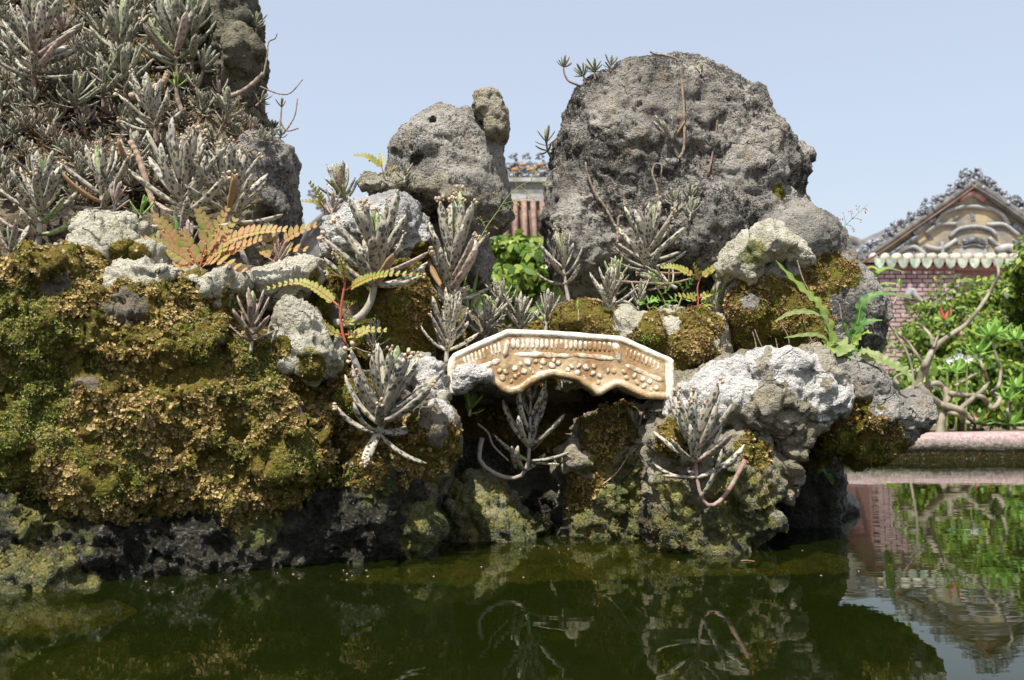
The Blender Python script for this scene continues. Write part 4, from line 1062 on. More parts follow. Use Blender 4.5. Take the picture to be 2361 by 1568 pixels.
kal('pale upright succulent behind the largest one', [(360, 330), (356, 290), (348, 240)], 2.08, 80, 0.35, 6, 4, 80, 12, 'kal', 'kstem_d', sr=6, plet=0.4)
kal('succulent at the right shoulder of the slope below the brown branch', [(528, 285), (526, 260), (524, 245)], 2.2, 48, 0.3, 5, 4, 80, 14, 'kal_b', 'kstem_d', sr=5, plet=0.2)
kal('grey succulent between the left pair and the largest one', [(302, 420), (306, 380), (310, 345)], 2.0, 62, 0.3, 5, 4, 80, 14, 'kal', 'kstem_d', sr=5, plet=0.3)
kal('young succulent at the stem of the tallest cream stone plant', [(262, 500), (264, 475), (266, 465)], 1.88, 48, 0.2, 4, 4, 45, 12, 'kal_p', sr=4, plet=0.4)
kal('young succulent sheltered under the red weed', [(430, 600), (432, 580), (434, 560)], 1.80, 52, 0.3, 4, 4, 60, 14, 'kal_p', sr=4, plet=0)
kal('succulent perched on the sky side of the dark crag', [(585, 90), (590, 68), (592, 48)], 2.4, 32, 0.6, 3, 5, 70, 15, 'kal_b', 'kstem_d', sr=3.5, plet=0)
kal('tiny succulent clinging to the edge below the dark crag', [(590, 245), (600, 235), (606, 228)], 2.3, 24, 0.4, 3, 5, 70, 15, 'kal_b', 'kstem_d', sr=3, plet=0)
kal('thin succulent on a bare twig reaching into the sky right of the slope', [(645, 300), (648, 265), (650, 240)], 2.2, 22, 0.85, 2, 5, 55, 15, 'kal_b', 'dry', sr=2.6, plet=0)

# --- carpet of small rosettes on the slope: same plant, small, each a thing of its own
def merged_rosette(seed, n1, mk):
    r = random.Random(seed); mb = MB()
    st = spline([(0, 0, -0.25), (0.02, 0.01, 0.0), (0.0, 0.0, 0.35)], 6)
    mb.tube(st, np.linspace(0.05, 0.03, 6), 5)
    for (p, dr, inner, ln, ci, q) in whorls(st, 0.55, n1, 4, 0.85, 88, 16, r, 0.7):
        v, f, t = LEAF[(ci, 1)]
        R = basis(dr, inner)
        mb.add([R @ (Vector(x) * ln * 1.0) + V3(p) for x in v], f)
    return mesh('rosette', mb.v, mb.f, M[mk])
CARP = [merged_rosette(s, n_, k_) for s, n_, k_ in ((1, 3, 'kal_b'), (2, 4, 'kal_b'), (3, 3, 'kal_b'), (4, 4, 'kal'), (5, 4, 'kal_b'), (6, 3, 'kal_p'))]
DEADM = []
for s_ in range(3):
    r_ = random.Random(s_ + 9); mb = MB()
    for q in range(3):
        v, f, t = LEAF[(r_.choice((2, 3, 4)), 1)]
        R = basis((r_.uniform(-1, 1), r_.uniform(-1, 1), r_.uniform(-.3, .5)), (0, 0, 1))
        mb.add([R @ (Vector(x) * 0.8) for x in v], f)
    DEADM.append(mesh('withered_leaves', mb.v, mb.f, M['dryleaf']))
def carpet(n, region, smin_, smax_, label, group, seed, litter=0.5):
    r = random.Random(seed)
    k = 0; tries = 0
    litv, litf = [], []
    used = []
    while k < n and tries < n * 30:
        tries += 1
        x0, y0, x1, y1 = region
        vx, vy = r.uniform(x0, x1), r.uniform(y0, y1)
        if any((vx - a) ** 2 + (vy - b) ** 2 < (14 if n > 100 else 12) ** 2 for a, b in used): continue
        dv = V3(P(vx, vy, 1.0)) - Vector((0, 0, CAMZ)); dv.normalize()
        h = BVH.ray_cast(Vector((0, 0, CAMZ)), dv)
        if h[0] is None or h[0].y < 1.75 or (vx > 455 and vy < 215): continue
        used.append((vx, vy))
        s = px(r.uniform(smin_, smax_), h[0].y)
        o = link('small_succulent', r.choice(CARP))
        up = (Vector((0, -0.25, 1)) + 0.45 * h[1] + Vector((r.uniform(-.3, .3), r.uniform(-.3, .3), 0))).normalized()
        rot = basis(up, (math.cos(r.random() * 6.28), math.sin(r.random() * 6.28), 0.1))
        o.matrix_basis = Matrix.Translation(h[0] + up * s * 0.1) @ rot.to_4x4() @ Matrix.Scale(s, 4)
        near = min(LAND, key=lambda q: (q[0] - vx) ** 2 + (q[1] - vy) ** 2)[2] if LAND and group.startswith('carpet') else None
        tag(o, (label + ' next to the ' + near) if near else label, 'succulent', group)
        k += 1
LAND = [(80, 130, 'big drooping succulent in the top left corner'), (276, 130, 'second tall succulent near the top'), (404, 110, 'bushy succulent left of the crag'), (460, 160, 'slanting-stemmed succulent below the crag'), (560, 60, 'dark crag'), (345, 205, 'smooth beige branch'), (230, 220, 'mid-slope succulent left of the beige branch'), (176, 245, 'wide low mid-slope succulent'), (525, 230, 'thick brown broken branch'), (360, 290, 'pale upright succulent behind the largest one'), (95, 480, 'large succulent at the left edge'), (236, 430, 'succulent above the tallest cream stone'), (422, 470, 'largest speckled succulent'), (532, 440, 'tall succulent before the grey rock'), (318, 360, 'thick broken beige stem'), (20, 330, 'left picture edge halfway up the slope'), (130, 330, 'stony patch in the middle of the slope'), (10, 200, 'left picture edge high on the slope')]
carpet(190, (-20, -10, 520, 470), 32, 58, 'small grey rosette', 'carpet of small succulents on the slope', 5)
carpet(16, (540, 240, 668, 330), 20, 32, 'tiny succulent rosette on the top edge of the grey rock right of the slope', 'tiny succulents on the grey rock edge', 6)
# litter of withered leaves between the plants: nobody could count it
mb = MB(); r_ = random.Random(77)
for q in range(1500):
    vx, vy = r_.uniform(-30, 600), r_.uniform(-20, 480)
    dv = V3(P(vx, vy, 1.0)) - Vector((0, 0, CAMZ)); dv.normalize()
    h = BVH.ray_cast(Vector((0, 0, CAMZ)), dv)
    if h[0] is None or h[0].y < 1.8 or (vx > 470 and vy < 230): continue
    v, f, t = LEAF[(r_.choice((2, 3, 4)), 1)]
    R = basis((r_.uniform(-1, 1), r_.uniform(-1, 0.2), r_.uniform(-.4, .6)), (0, 0, 1))
    s = px(r_.uniform(14, 30), h[0].y)
    c = h[0] + h[1] * 0.006
    sub_v = [v[i * 8 + j] for i in (0, 2, 4, 6, 8) for j in (0, 2, 4, 6)]
    sub_f = [(i * 4 + j, i * 4 + (j + 1) % 4, i * 4 + 4 + (j + 1) % 4, i * 4 + 4 + j) for i in range(4) for j in range(4)]
    mb.add([R @ (Vector(x) * s) + c for x in sub_v], sub_f)
lit = mb.build('leaf_litter', M['dryleaf'])
tag(lit, 'withered tan leaf litter between the succulents on the slope', 'litter', kind='stuff')
# ------------------------------------------------------------------ glazed ceramic bridge
def zb(x, y): return (980 + 0.2686 * x, 720.5 + 0.2686 * y)
BD = 1.865
def glaze_mat(name, cream=0.5):
    n = NT(name, 0.16, 0.5)
    o = n.obj()
    a = n.noise(o, 42, 5, 0.65); b = n.noise(o, 16, 3, 0.6); c = n.noise(o, 380, 2, 0.5)
    rel = n.attr('relief')
    f = n.math('ADD', n.math('MULTIPLY', rel, 0.8), n.math('MULTIPLY', n.math('SUBTRACT', a, 0.5), 1.9))
    f = n.math('ADD', f, n.math('MULTIPLY', n.math('SUBTRACT', b, 0.5), 1.5))
    f = n.step(f, 0.50 - cream, 1.0 - cream)
    br = n.mix(n.step(b, 0.4, 0.62), (0.31, 0.185, 0.08), (0.51, 0.385, 0.23))
    col = n.mix(f, br, (0.70, 0.65, 0.54))
    col = n.mix(n.step(c, 0.62, 0.70, 0, 0.55), col, (0.12, 0.06, 0.02))
    col = n.mix(n.step(n.noise(o, 75, 5, 0.7), 0.57, 0.68, 0, 0.55), col, (0.34, 0.21, 0.10))
    col = n.mix(n.step(n.noise(n.map(o, (30, 30, 9)), 1.0, 4, 0.6), 0.56, 0.70, 0, 0.5), col, (0.17, 0.11, 0.055))
    return n.done(col, n.step(a, 0.3, 0.7, 0.16, 0.42), n.bump(n.math('ADD', a, n.math('MULTIPLY', n.noise(o, 130, 4, 0.6), 0.6)), 0.28, 0.01))
M['glaze'] = glaze_mat('cream_and_amber_glaze', 0.14)
M['glaze_c'] = glaze_mat('cream_glaze', 0.24)
M['glaze_m'] = glaze_mat('half_amber_glaze', 0.10)
bo = [zb(*q) for q in [(188, 470), (200, 400), (235, 350), (450, 250), (700, 142), (1100, 152), (1690, 200), (1920, 300), (2110, 385), (2142, 410), (2142, 735), (2080, 748), (1900, 740), (1780, 690), (1700, 645), (1640, 640), (1570, 680), (1520, 712), (1470, 715), (1430, 670), (1300, 592), (1220, 568), (1100, 545), (1000, 570), (900, 632), (830, 682), (750, 705), (660, 682), (600, 622), (540, 580), (480, 570), (410, 605), (390, 660), (330, 692), (260, 712), (195, 700)]]
bp3 = np.array([P(x, y, BD) for x, y in bo])
bridge = empty('ceramic_bridge', (float(bp3[:, 0].mean()), BD, float(bp3[:, 2].min())))
tag(bridge, 'small cream and amber glazed ceramic bridge spanning the two rocks', 'bridge')
boff = np.array(bridge.location)
h_ = 0.0026
lo = np.array((bp3[:, 0].min() - 0.015, BD - 0.02, bp3[:, 2].min() - 0.015)); hi = np.array((bp3[:, 0].max() + 0.015, BD + 0.125, bp3[:, 2].max() + 0.015))
nn = np.ceil((hi - lo) / h_).astype(int) + 1
gx, gy, gz = (lo[i] + h_ * np.arange(nn[i]) for i in range(3))
GX, GZ = np.meshgrid(gx, gz, indexing='ij')
d2 = poly_sdf(GX, GZ, bp3[:, [0, 2]])
relh = 0.0040 * sstep(-0.017, -0.008, d2)                                    # raised rim
flat_ = np.c_[GX.ravel(), np.zeros(GX.size), GZ.ravel()]
relh = relh + 0.0012 * fbm(flat_, 40, 3, 4).reshape(GX.shape)
d2n = d2 + 0.0012 * fbm(flat_, 30, 3, 9).reshape(GX.shape)
front = (BD + 0.004 - relh)[:, None, :] - gy[None, :, None]
Fb = smin(-smin(-np.broadcast_to(d2n[:, None, :], (len(gx), len(gy), len(gz))), -front, 0.008), 9.0, 0.001)
Fb = np.maximum(Fb, (gy - (BD + 0.11))[None, :, None])
Fb = np.maximum(Fb, -np.maximum(np.maximum(d2n[:, None, :] + 0.011, (BD + 0.016) - gy[None, :, None]), -1))   # hollow behind the face
Fb[0] = Fb[-1] = 1; Fb[:, 0] = Fb[:, -1] = 1; Fb[:, :, 0] = Fb[:, :, -1] = 1
Vb, Qb = surface_nets(Fb, lo, h_)
dv2 = poly_sdf(Vb[:, 0], Vb[:, 2], bp3[:, [0, 2]])
top_ = np.array(bp3[:11][:, [0, 2]])
dt_ = np.full(len(Vb), 9.0)
seg_ = [(bp3[i, [0, 2]], bp3[i + 1, [0, 2]]) for i in range(10)] + [(bp3[-1, [0, 2]], bp3[0, [0, 2]])]
for a_, b_ in seg_:
    e_ = b_ - a_; w_ = Vb[:, [0, 2]] - a_
    t_ = np.clip((w_ @ e_) / (e_ @ e_), 0, 1)
    dt_ = np.minimum(dt_, np.linalg.norm(w_ - t_[:, None] * e_, axis=1))
rl = sstep(0.019, 0.010, dt_) + 0.45 * sstep(-0.010, -0.004, dv2)
rl = rl + 0.25 * (1 - sstep(-0.05, 0.08, Vb[:, 0] - bp3[:, 0].mean())) - 0.12
rl = np.where(Vb[:, 0] > bp3[:, 0].max() - 0.018, 1.3, rl)
link('body', mesh('body', Vb - boff, Qb, M['glaze'], True, {'relief': rl}), bridge)
def bpt(x, y, lift=0.0): return P(*zb(x, y), BD) + np.array((0, 0.004 - lift, 0)) - boff
def bar(p, q, w, name, mat, hgt=0.006, seed=0, n=5):
    """rounded raised bar between two points of the face"""
    a, b = bpt(*p), bpt(*q)
    ax = b - a; L = np.linalg.norm(ax); ax /= L
    sd = np.cross(ax, (0, -1, 0)); sd /= np.linalg.norm(sd)
    r = random.Random(seed); vs, fs = [], []
    m = 8
    for i in range(n):
        t = i / (n - 1)
        k = 1.0 if 0 < i < n - 1 else 0.5
        k *= r.uniform(0.75, 1.15)
        for j in range(m):
            c = math.pi * j / (m - 1)
            vs.append(a + ax * L * t + sd * (w / 2) * k * math.cos(c) + np.array((0, -1, 0)) * (hgt * k * math.sin(c) - 0.001))
    for i in range(n - 1):
        for j in range(m - 1):
            fs.append((i * m + j, (i + 1) * m + j, (i + 1) * m + j + 1, i * m + j + 1))
    fs.append(tuple(range(m))); fs.append(tuple((n - 1) * m + j for j in range(m - 1, -1, -1)))
    rel = np.array([math.sin(math.pi * (i % m) / (m - 1)) * 0.6 + 0.3 for i in range(len(vs))])
    return link(name, mesh(name, vs, fs, M[mat], True, {'relief': rel}), bridge)
k_ = 0
for i in range(10):
    t = i / 9; x = 330 + 300 * t; y = 372 - 118 * t
    bar((x, y), (x + 22 - 8 * t, y + 92 + 10 * t), 0.0070, 'baluster', 'glaze_c' if t > .1 else 'glaze_m', 0.0028, i)
for i in range(22):
    t = i / 21; x = 755 + 870 * t; y = 224 + 26 * t * t
    bar((x, y), (x + 2, y + 92), 0.0096, 'baluster', 'glaze_c' if t < .72 else 'glaze_m', 0.0027 if t < 0.75 else 0.002, 20 + i)
for i in range(9):
    t = i / 8; x = 1740 + 270 * t; y = 300 + 118 * t
    bar((x, y), (x - 12, y + 82), 0.0065, 'baluster', 'glaze_m', 0.0026, 50 + i)
bar((710, 235), (685, 385), 0.012, 'post', 'glaze_c', 0.0045, 71)
bar((1640, 258), (1672, 430), 0.016, 'post', 'glaze', 0.0045, 72)
for (p, q, mt) in (((460, 478), (645, 408), 'glaze_c'), ((765, 358), (1260, 372), 'glaze_c'), ((1280, 360), (1640, 400), 'glaze_m'), ((1720, 448), (2050, 590), 'glaze_m')):
    bar(p, q, 0.0125, 'moulding', mt, 0.0032, int(p[0]), 9)
for i, (x, y, s) in enumerate([(560, 505, 1.2), (640, 500, .9), (662, 562, 1.1), (692, 510, 1), (742, 590, .8), (772, 480, 1.1), (775, 550, .9), (822, 442, .9), (803, 532, .8), (850, 505, 1.1), (880, 428, 1.3), (905, 490, .8), (950, 420, .9), (1015, 422, 1.2), (1090, 455, 1.3), (1105, 412, 1), (1145, 432, 1), (1228, 492, .8), (1258, 462, 1), (1322, 458, 1), (1312, 522, 1.2), (1385, 470, 1.2), (1370, 562, 1), (1440, 522, 1.1), (1452, 462, .9), (1500, 545, .9), (1572, 500, 1), (1490, 602, .8), (1622, 505, .9), (1712, 512, 1), (1800, 542, 1.1), (1870, 572, 1), (1732, 562, .9), (1822, 602, 1), (1882, 632, 1), (1932, 592, .9), (1990, 650, 1), (1942, 662, .8), (1000, 470, .7), (930, 520, .6)]):
    mb = MB().ball(bpt(x, y, 0.0), (0.0055 * s * (0.8 + 0.5 * math.sin(i * 2.3) ** 2), 0.0026 * s, 0.0068 * s), 8, 6, Matrix.Rotation(math.sin(i * 1.7), 3, 'Y'))
    rel = np.array([min(1, max(0, (bpt(x, y)[1] - q[1]) / 0.003)) for q in mb.v])
    link('pebble', mesh('pebble', mb.v, mb.f, M['glaze_c' if x < 1460 else 'glaze_m'], True, {'relief': rel}), bridge)
cement = rock('cement_smear', 'rough white cement smeared over the lower left corner of the bridge', [
    E(*zb(330, 560), BD - 0.004, 24, 22, 0.022), E(*zb(420, 520), BD - 0.002, 26, 12, 0.016, -15), E(*zb(300, 640), BD - 0.002, 16, 14, 0.02), E(*zb(510, 540), BD - 0.002, 18, 10, 0.014, 20), E(*zb(350, 480), BD, 14, 8, 0.012)],
    'white', h=0.0028, low=(0.003, 20), mid=(0.006, 45), rid=(0.003, 30), pit=(0, .03, .3), chip=(0.002, 0.02), lime=[(1070, 870, BD - 0.02, 0.2)], wet=0.0, seed=60, cat='cement')
# ------------------------------------------------------------------ weeds, ferns, grasses, dry stems
def leaflet_mat(name, c1, c2, edge, em=0.6):
    n = NT(name, 0.5, 0.35)
    o = n.obj()
    sx = n.node('ShaderNodeSeparateXYZ'); n.set(sx.inputs[0], o)
    ex = n.math('ABSOLUTE', sx.outputs[0])
    col = n.mix(n.rand(), c1, c2)
    vein = n.noise(n.map(o, (3, 14, 14)), 1.0, 2)
    col = n.mix(n.step(vein, 0.45, 0.65, 0, 0.35), col, c2)
    m = n.math('MAXIMUM', n.step(ex, 0.17, 0.27), n.step(sx.outputs[2], 0.72, 1.0))
    col = n.mix(n.math('MULTIPLY', m, em), col, edge)
    n.done(col)
    tr = n.node('ShaderNodeBsdfTranslucent'); n.set(tr.inputs['Color'], col)
    mx = n.node('ShaderNodeMixShader'); mx.inputs[0].default_value = 0.35
    n.t.links.new(n.b.outputs[0], mx.inputs[1]); n.t.links.new(tr.outputs[0], mx.inputs[2])
    n.t.links.new(mx.outputs[0], n.out.inputs['Surface'])
    return n.m
M['lf_red'] = leaflet_mat('red_edged_leaflet', (0.26, 0.36, 0.08), (0.46, 0.30, 0.14), (0.50, 0.11, 0.09), 0.55)
M['lf_yel'] = leaflet_mat('yellow_green_leaflet', (0.22, 0.34, 0.055), (0.34, 0.38, 0.085), (0.42, 0.15, 0.05), 0.55)
M['lf_grn'] = leaflet_mat('green_leaflet', (0.12, 0.27, 0.04), (0.20, 0.35, 0.06), (0.10, 0.2, 0.03), 0.3)
M['lf_bri'] = leaflet_mat('bright_green_leaf', (0.15, 0.32, 0.05), (0.24, 0.42, 0.08), (0.2, 0.36, 0.06), 0.3)
M['redstem'] = flat_mat('red_stem', (0.40, 0.08, 0.06), (0.30, 0.10, 0.06), 40, 0.5, 0.35, 0.1)
M['grnstem'] = flat_mat('green_stem', (0.16, 0.25, 0.06), (0.26, 0.28, 0.09), 40, 0.6, 0.3, 0.1)
M['berry'] = flat_mat('berry', (0.42, 0.16, 0.07), (0.34, 0.30, 0.08), 30, 0.35, 0.45, 0.0, rndv=0.25)

def leaflet_geo(w=0.26, n=6, cup=0.12):
    vs, fs = [], []
    for i in range(n + 1):
        t = i / n
        ww = w * (math.sin(math.pi * min(1, 0.08 + 0.92 * t)) ** 0.6 if t < 1 else 0.05)
        z = t; y = -cup * t * t
        vs += [(-ww, y + 0.05 * ww, z), (0, y - 0.03, z), (ww, y + 0.05 * ww, z)]
    for i in range(n):
        b = i * 3
        fs += [(b, b + 1, b + 4, b + 3), (b + 1, b + 2, b + 5, b + 4)]
    return vs, fs
_lg, _lf = leaflet_geo(0.33); _lg2, _lf2 = leaflet_geo(0.15, 6, 0.2)
LFM = {}
def lfmesh(mk, narrow=False):
    k = (mk, narrow)
    if k not in LFM: LFM[k] = mesh('leaflet', _lg2 if narrow else _lg, _lf2 if narrow else _lf, M[mk])
    return LFM[k]
_bm = MB().ball((0, 0, 0), 1.0, 8, 6); BERRY = mesh('berry', _bm.v, _bm.f, M['berry'])

def weed(label, d, stem, branches, mk, lsize=13, seed=0, sr=2.4, stemk='redstem', berries=0.3, narrow=False, step=7.5, name='leafflower_weed', cat='weed', spread=62, ddep=-0.05):
    """stem and branches: layout polylines; every branch carries two rows of leaflets"""
    r = random.Random(seed)
    base = P(stem[0][0], stem[0][1], d)
    root = empty(name, base); tag(root, label, cat)
    sp3 = spline([P(x, y, d) - base for x, y in stem], 10)
    v, f = tube(sp3, np.linspace(px(sr, d), px(sr * 0.7, d), 10), 6)
    link('stem', mesh('stem', v, f, M[stemk]), root)
    for bi, br in enumerate(branches):
        dd = r.uniform(-0.06, 0.03)
        n = len(br)
        pts = [P(x, y, d + dd * i / (n - 1)) - base for i, (x, y) in enumerate(br)]
        ln = sum(math.dist(br[i], br[i + 1]) for i in range(n - 1))
        m = max(4, int(ln / step))
        b3 = spline(pts, m + 1)
        v, f = tube(b3, np.linspace(px(sr * 0.7, d), px(0.7, d), m + 1), 5)
        bo_ = link('branch', mesh('branch', v, f, M[stemk]), root)
        t, N, B = frames(b3)
        up = np.array((0.0, -0.8, 0.55))
        for i in range(max(1, int(m * 0.22)), m + 1):
            q = i / m
            nrm = up - t[i] * up.dot(t[i]); nrm /= np.linalg.norm(nrm)
            sd = np.cross(t[i], nrm)
            if i % 2 == 0 and step < 7.2 and q > 0.5: pass
            for s in (-1, 1):
                a = math.radians(spread + r.uniform(-8, 8)) * (1 - 0.35 * q)
                dr = math.cos(a) * t[i] + s * math.sin(a) * sd + 0.1 * nrm
                sz = px(lsize, d) * (1.0 - 0.45 * q ** 2) * (0.75 + 0.25 * min(1, q * 3)) * r.uniform(0.85, 1.1)
                o = link('leaflet', lfmesh(mk, narrow), bo_)
                o.matrix_basis = Matrix.Translation(V3(b3[i])) @ basis_n(dr, nrm).to_4x4() @ Matrix.Scale(float(sz), 4)
            if r.random() < berries and q < 0.8:
                c = link('berry', BERRY, bo_)
                c.location = V3(b3[i] - np.array((0, 0.004, px(8, d)))); c.scale = [px(2.7, d)] * 3
    return root
def basis_n(dr, nrm):
    z = Vector(dr).normalized(); y = -(Vector(nrm) - z * Vector(nrm).dot(z)); y.normalize()
    x = y.cross(z)
    return Matrix((x, y, z)).transposed()

weed('spreading red and yellow weed among the cream stones at left', 1.74, [(455, 632), (462, 612), (470, 590)], [
    [(460, 618), (417, 591), (383, 571), (350, 558), (300, 556)], [(417, 591), (395, 548), (362, 502)], [(467, 594), (490, 544), (522, 486)], [(467, 588), (478, 534), (460, 490)],
    [(473, 584), (533, 551), (593, 533), (652, 530)], [(490, 605), (540, 575), (597, 552)], [(465, 610), (500, 600), (560, 622)], [(460, 615), (440, 580), (425, 540)], [(470, 600), (510, 575), (560, 565)], [(455, 620), (420, 615), (385, 620)], [(470, 590), (505, 560), (540, 510)]], 'lf_red', 26, 1, 3, berries=0.5, step=13, spread=66)
weed('smaller red-tinged weed left of the white coral rock', 1.95, [(632, 605), (640, 585), (648, 560)], [
    [(640, 580), (618, 548), (598, 520)], [(648, 560), (680, 538), (722, 522)], [(640, 580), (662, 572), (700, 575)], [(636, 590), (610, 580), (592, 585)]], 'lf_red', 24, 2, 2.2, berries=0.2, step=13, spread=66)
weed('red-stemmed weed with arching green fronds and berries left of the bridge', 1.72, [(799, 797), (790, 770), (785, 725), (789, 690), (795, 655), (793, 640)], [
    [(797, 670), (821, 655), (852, 641), (893, 632), (960, 634)], [(783, 708), (757, 685), (720, 660), (680, 650), (622, 664)], [(795, 650), (790, 615), (780, 588)],
    [(795, 772), (826, 770), (845, 760), (885, 762)], [(790, 772), (765, 765), (748, 745)], [(787, 735), (800, 712), (815, 700)], [(787, 740), (802, 745), (812, 735)]], 'lf_yel', 17, 3, 3.6, berries=0.5, step=9.5, spread=70)
weed('yellow-green weed leaning over the sky at the left of the ledge', 2.10, [(750, 545), (749, 500), (746, 470)], [
    [(748, 478), (738, 452), (716, 424)], [(748, 480), (728, 467), (700, 464)], [(750, 520), (765, 500), (770, 480)], [(750, 535), (762, 520), (775, 530)]], 'lf_yel', 14, 4, 2, berries=0.3)
weed('thin red-stemmed weed arching beside the standing rock', 2.16, [(885, 418), (884, 400), (880, 384)], [
    [(881, 386), (865, 372), (845, 360), (820, 358)], [(885, 402), (900, 392), (918, 384)], [(881, 386), (880, 372), (878, 358)]], 'lf_yel', 13, 5, 1.8, berries=0.3)
weed('red-stemmed weed at the foot of the grey right rock', 2.08, [(1607, 724), (1610, 693), (1608, 664), (1615, 640)], [
    [(1612, 640), (1580, 625), (1555, 615), (1528, 616)], [(1616, 640), (1640, 622), (1672, 606)], [(1610, 693), (1590, 684), (1560, 681)], [(1611, 688), (1632, 678), (1658, 671)], [(1612, 650), (1608, 630), (1600, 612)], [(1609, 705), (1630, 700), (1645, 705)]], 'lf_yel', 14, 6, 2.4, berries=0.4)
for i, (st, bl, lb) in enumerate([
    ([(1537, 716), (1530, 690), (1512, 660)], [[(1514, 664), (1508, 640), (1502, 628)], [(1514, 664), (1528, 655), (1540, 650)], [(1524, 680), (1540, 668), (1548, 660)], [(1530, 695), (1515, 690), (1500, 696)]], 'bright green herb with narrow leaves beside the right succulents'),
    ([(1560, 718), (1570, 690), (1578, 668)], [[(1576, 672), (1566, 655), (1552, 650)], [(1576, 672), (1590, 655), (1598, 640)], [(1568, 700), (1552, 690), (1540, 700)], [(1570, 690), (1590, 688), (1600, 680)]], 'white-flowered green herb between the boulder and the moss ledge'),
    ([(1640, 705), (1648, 670), (1650, 645)], [[(1650, 650), (1662, 635), (1672, 628)], [(1650, 650), (1640, 632), (1632, 625)], [(1646, 680), (1662, 672), (1670, 660)], [(1646, 680), (1630, 690), (1622, 700)]], 'green herb against the left side of the grey right rock'),
    ([(1500, 722), (1494, 708), (1490, 700)], [[(1492, 704), (1482, 696), (1476, 700)], [(1492, 704), (1500, 692), (1512, 694)], [(1495, 712), (1508, 708), (1518, 714)]], 'low round-leaved herb beside the little succulent')]):
    weed(lb, 2.12 - 0.01 * i, st, bl, 'lf_bri', 17, 30 + i, 2, 'grnstem', 0.0, True, 9, 'green_herb', 'herb', 50)
for i, (st, bl, lb) in enumerate([
    ([(1420, 560), (1424, 530), (1425, 505)], [], 'x')][:0]): pass

# ferns: lobed ribbon fronds
def frond(root, base, path, d, w, seed, mat, dd=0.0, lobes=None):
    r = random.Random(seed)
    n = len(path)
    p3 = spline([P(x, y, d + dd * i / (n - 1)) - base for i, (x, y) in enumerate(path)], 40)
    t, N, B = frames(p3)
    up = np.array((0.15, -0.75, 0.65))
    vs, fs = [], []
    L = len(p3)
    nl = lobes or 9
    for i in range(L):
        q = i / (L - 1)
        nrm = up - t[i] * up.dot(t[i]); nrm /= np.linalg.norm(nrm)
        sd = np.cross(t[i], nrm)
        prof = min(1, q * 9 + 0.12) * (1 - q ** 2.2) ** 0.8 + 0.03
        lob = 0.62 + 0.38 * abs(math.sin(q * nl * math.pi)) ** 0.7
        wl = px(w, d) * prof * lob * r.uniform(0.92, 1.08); wr = px(w, d) * prof * lob * r.uniform(0.92, 1.08)
        wave = 0.25 * math.sin(q * nl * math.pi * 2 + seed)
        vs += [p3[i] - sd * wl + nrm * wl * (0.28 + wave), p3[i] - sd * wl * .5 + nrm * wl * 0.1, p3[i], p3[i] + sd * wr * .5 + nrm * wr * 0.1, p3[i] + sd * wr + nrm * wr * (0.28 - wave)]
    for i in range(L - 1):
        for j in range(4):
            b = i * 5 + j
            fs.append((b, b + 1, b + 6, b + 5))
    link('frond', mesh('frond', vs, fs, M[mat]), root)
    v, f = tube(p3, np.linspace(px(1.6, d), px(0.5, d), L), 5)
    link('midrib', mesh('midrib', v, f, M['grnstem']), root)
def blade_mat(name, c1, c2, brown=0.0):
    n = NT(name, 0.5, 0.35); o = n.obj()
    col = n.mix(n.step(n.noise(o, 60, 4), 0.4, 0.62), c1, c2)
    if brown: col = n.mix(n.step(n.noise(o, 130, 3), 0.60, 0.66, 0, brown), col, (0.18, 0.09, 0.04))
    n.done(col)
    tr = n.node('ShaderNodeBsdfTranslucent'); n.set(tr.inputs['Color'], col)
    mx = n.node('ShaderNodeMixShader'); mx.inputs[0].default_value = 0.4
    n.t.links.new(n.b.outputs[0], mx.inputs[1]); n.t.links.new(tr.outputs[0], mx.inputs[2])
    n.t.links.new(mx.outputs[0], n.out.inputs['Surface'])
    return n.m
M['fern_y'] = blade_mat('yellow_green_fern', (0.24, 0.36, 0.07), (0.34, 0.44, 0.11), 0.3)
M['fern_g'] = blade_mat('green_fern', (0.10, 0.24, 0.06), (0.17, 0.31, 0.10), 0.2)
M['fern_o'] = blade_mat('fading_fern', (0.22, 0.30, 0.10), (0.32, 0.36, 0.16), 0.6)
def fern(label, basept, d, fr, name='fern'):
    base = P(basept[0], basept[1], d); root = empty(name, base); tag(root, label, 'fern')
    for i, (path, w, mat, dd, lb) in enumerate(fr): frond(root, base, path, d, w, i * 7 + int(basept[0]), mat, dd, lb)
fern('yellow-green fern with a long lobed frond on the grey right rock', (1925, 800), 1.98, [
    ([(1925, 800), (1905, 745), (1886, 703), (1860, 677), (1820, 637), (1788, 600)], 17, 'fern_y', -0.04, 8),
    ([(1918, 775), (1895, 728), (1853, 720), (1820, 724), (1785, 742)], 11, 'fern_o', -0.06, 7),
    ([(1925, 795), (1890, 775), (1853, 773), (1808, 779)], 9, 'fern_o', -0.05, 6),
    ([(1925, 790), (1945, 800), (1930, 822)], 26, 'fern_o', -0.05, 3), ([(1930, 790), (1915, 805), (1898, 800)], 22, 'fern_y', -0.05, 3), ([(1928, 800), (1950, 815), (1962, 828)], 20, 'fern_g', -0.04, 3)])
fern('green fern with a frond arching right over the brick wall', (1962, 795), 2.0, [
    ([(1962, 795), (1978, 740), (1986, 705), (2008, 684), (2045, 677), (2110, 690)], 14, 'fern_g', -0.03, 9),
    ([(1965, 780), (1995, 745), (2035, 738)], 12, 'fern_g', -0.04, 5), ([(1962, 785), (1945, 755), (1940, 735)], 15, 'fern_g', -0.04, 3), ([(1965, 790), (1990, 770), (2012, 768)], 15, 'fern_y', -0.04, 4), ([(1960, 790), (1972, 810), (1985, 805)], 14, 'fern_g', -0.04, 3)])
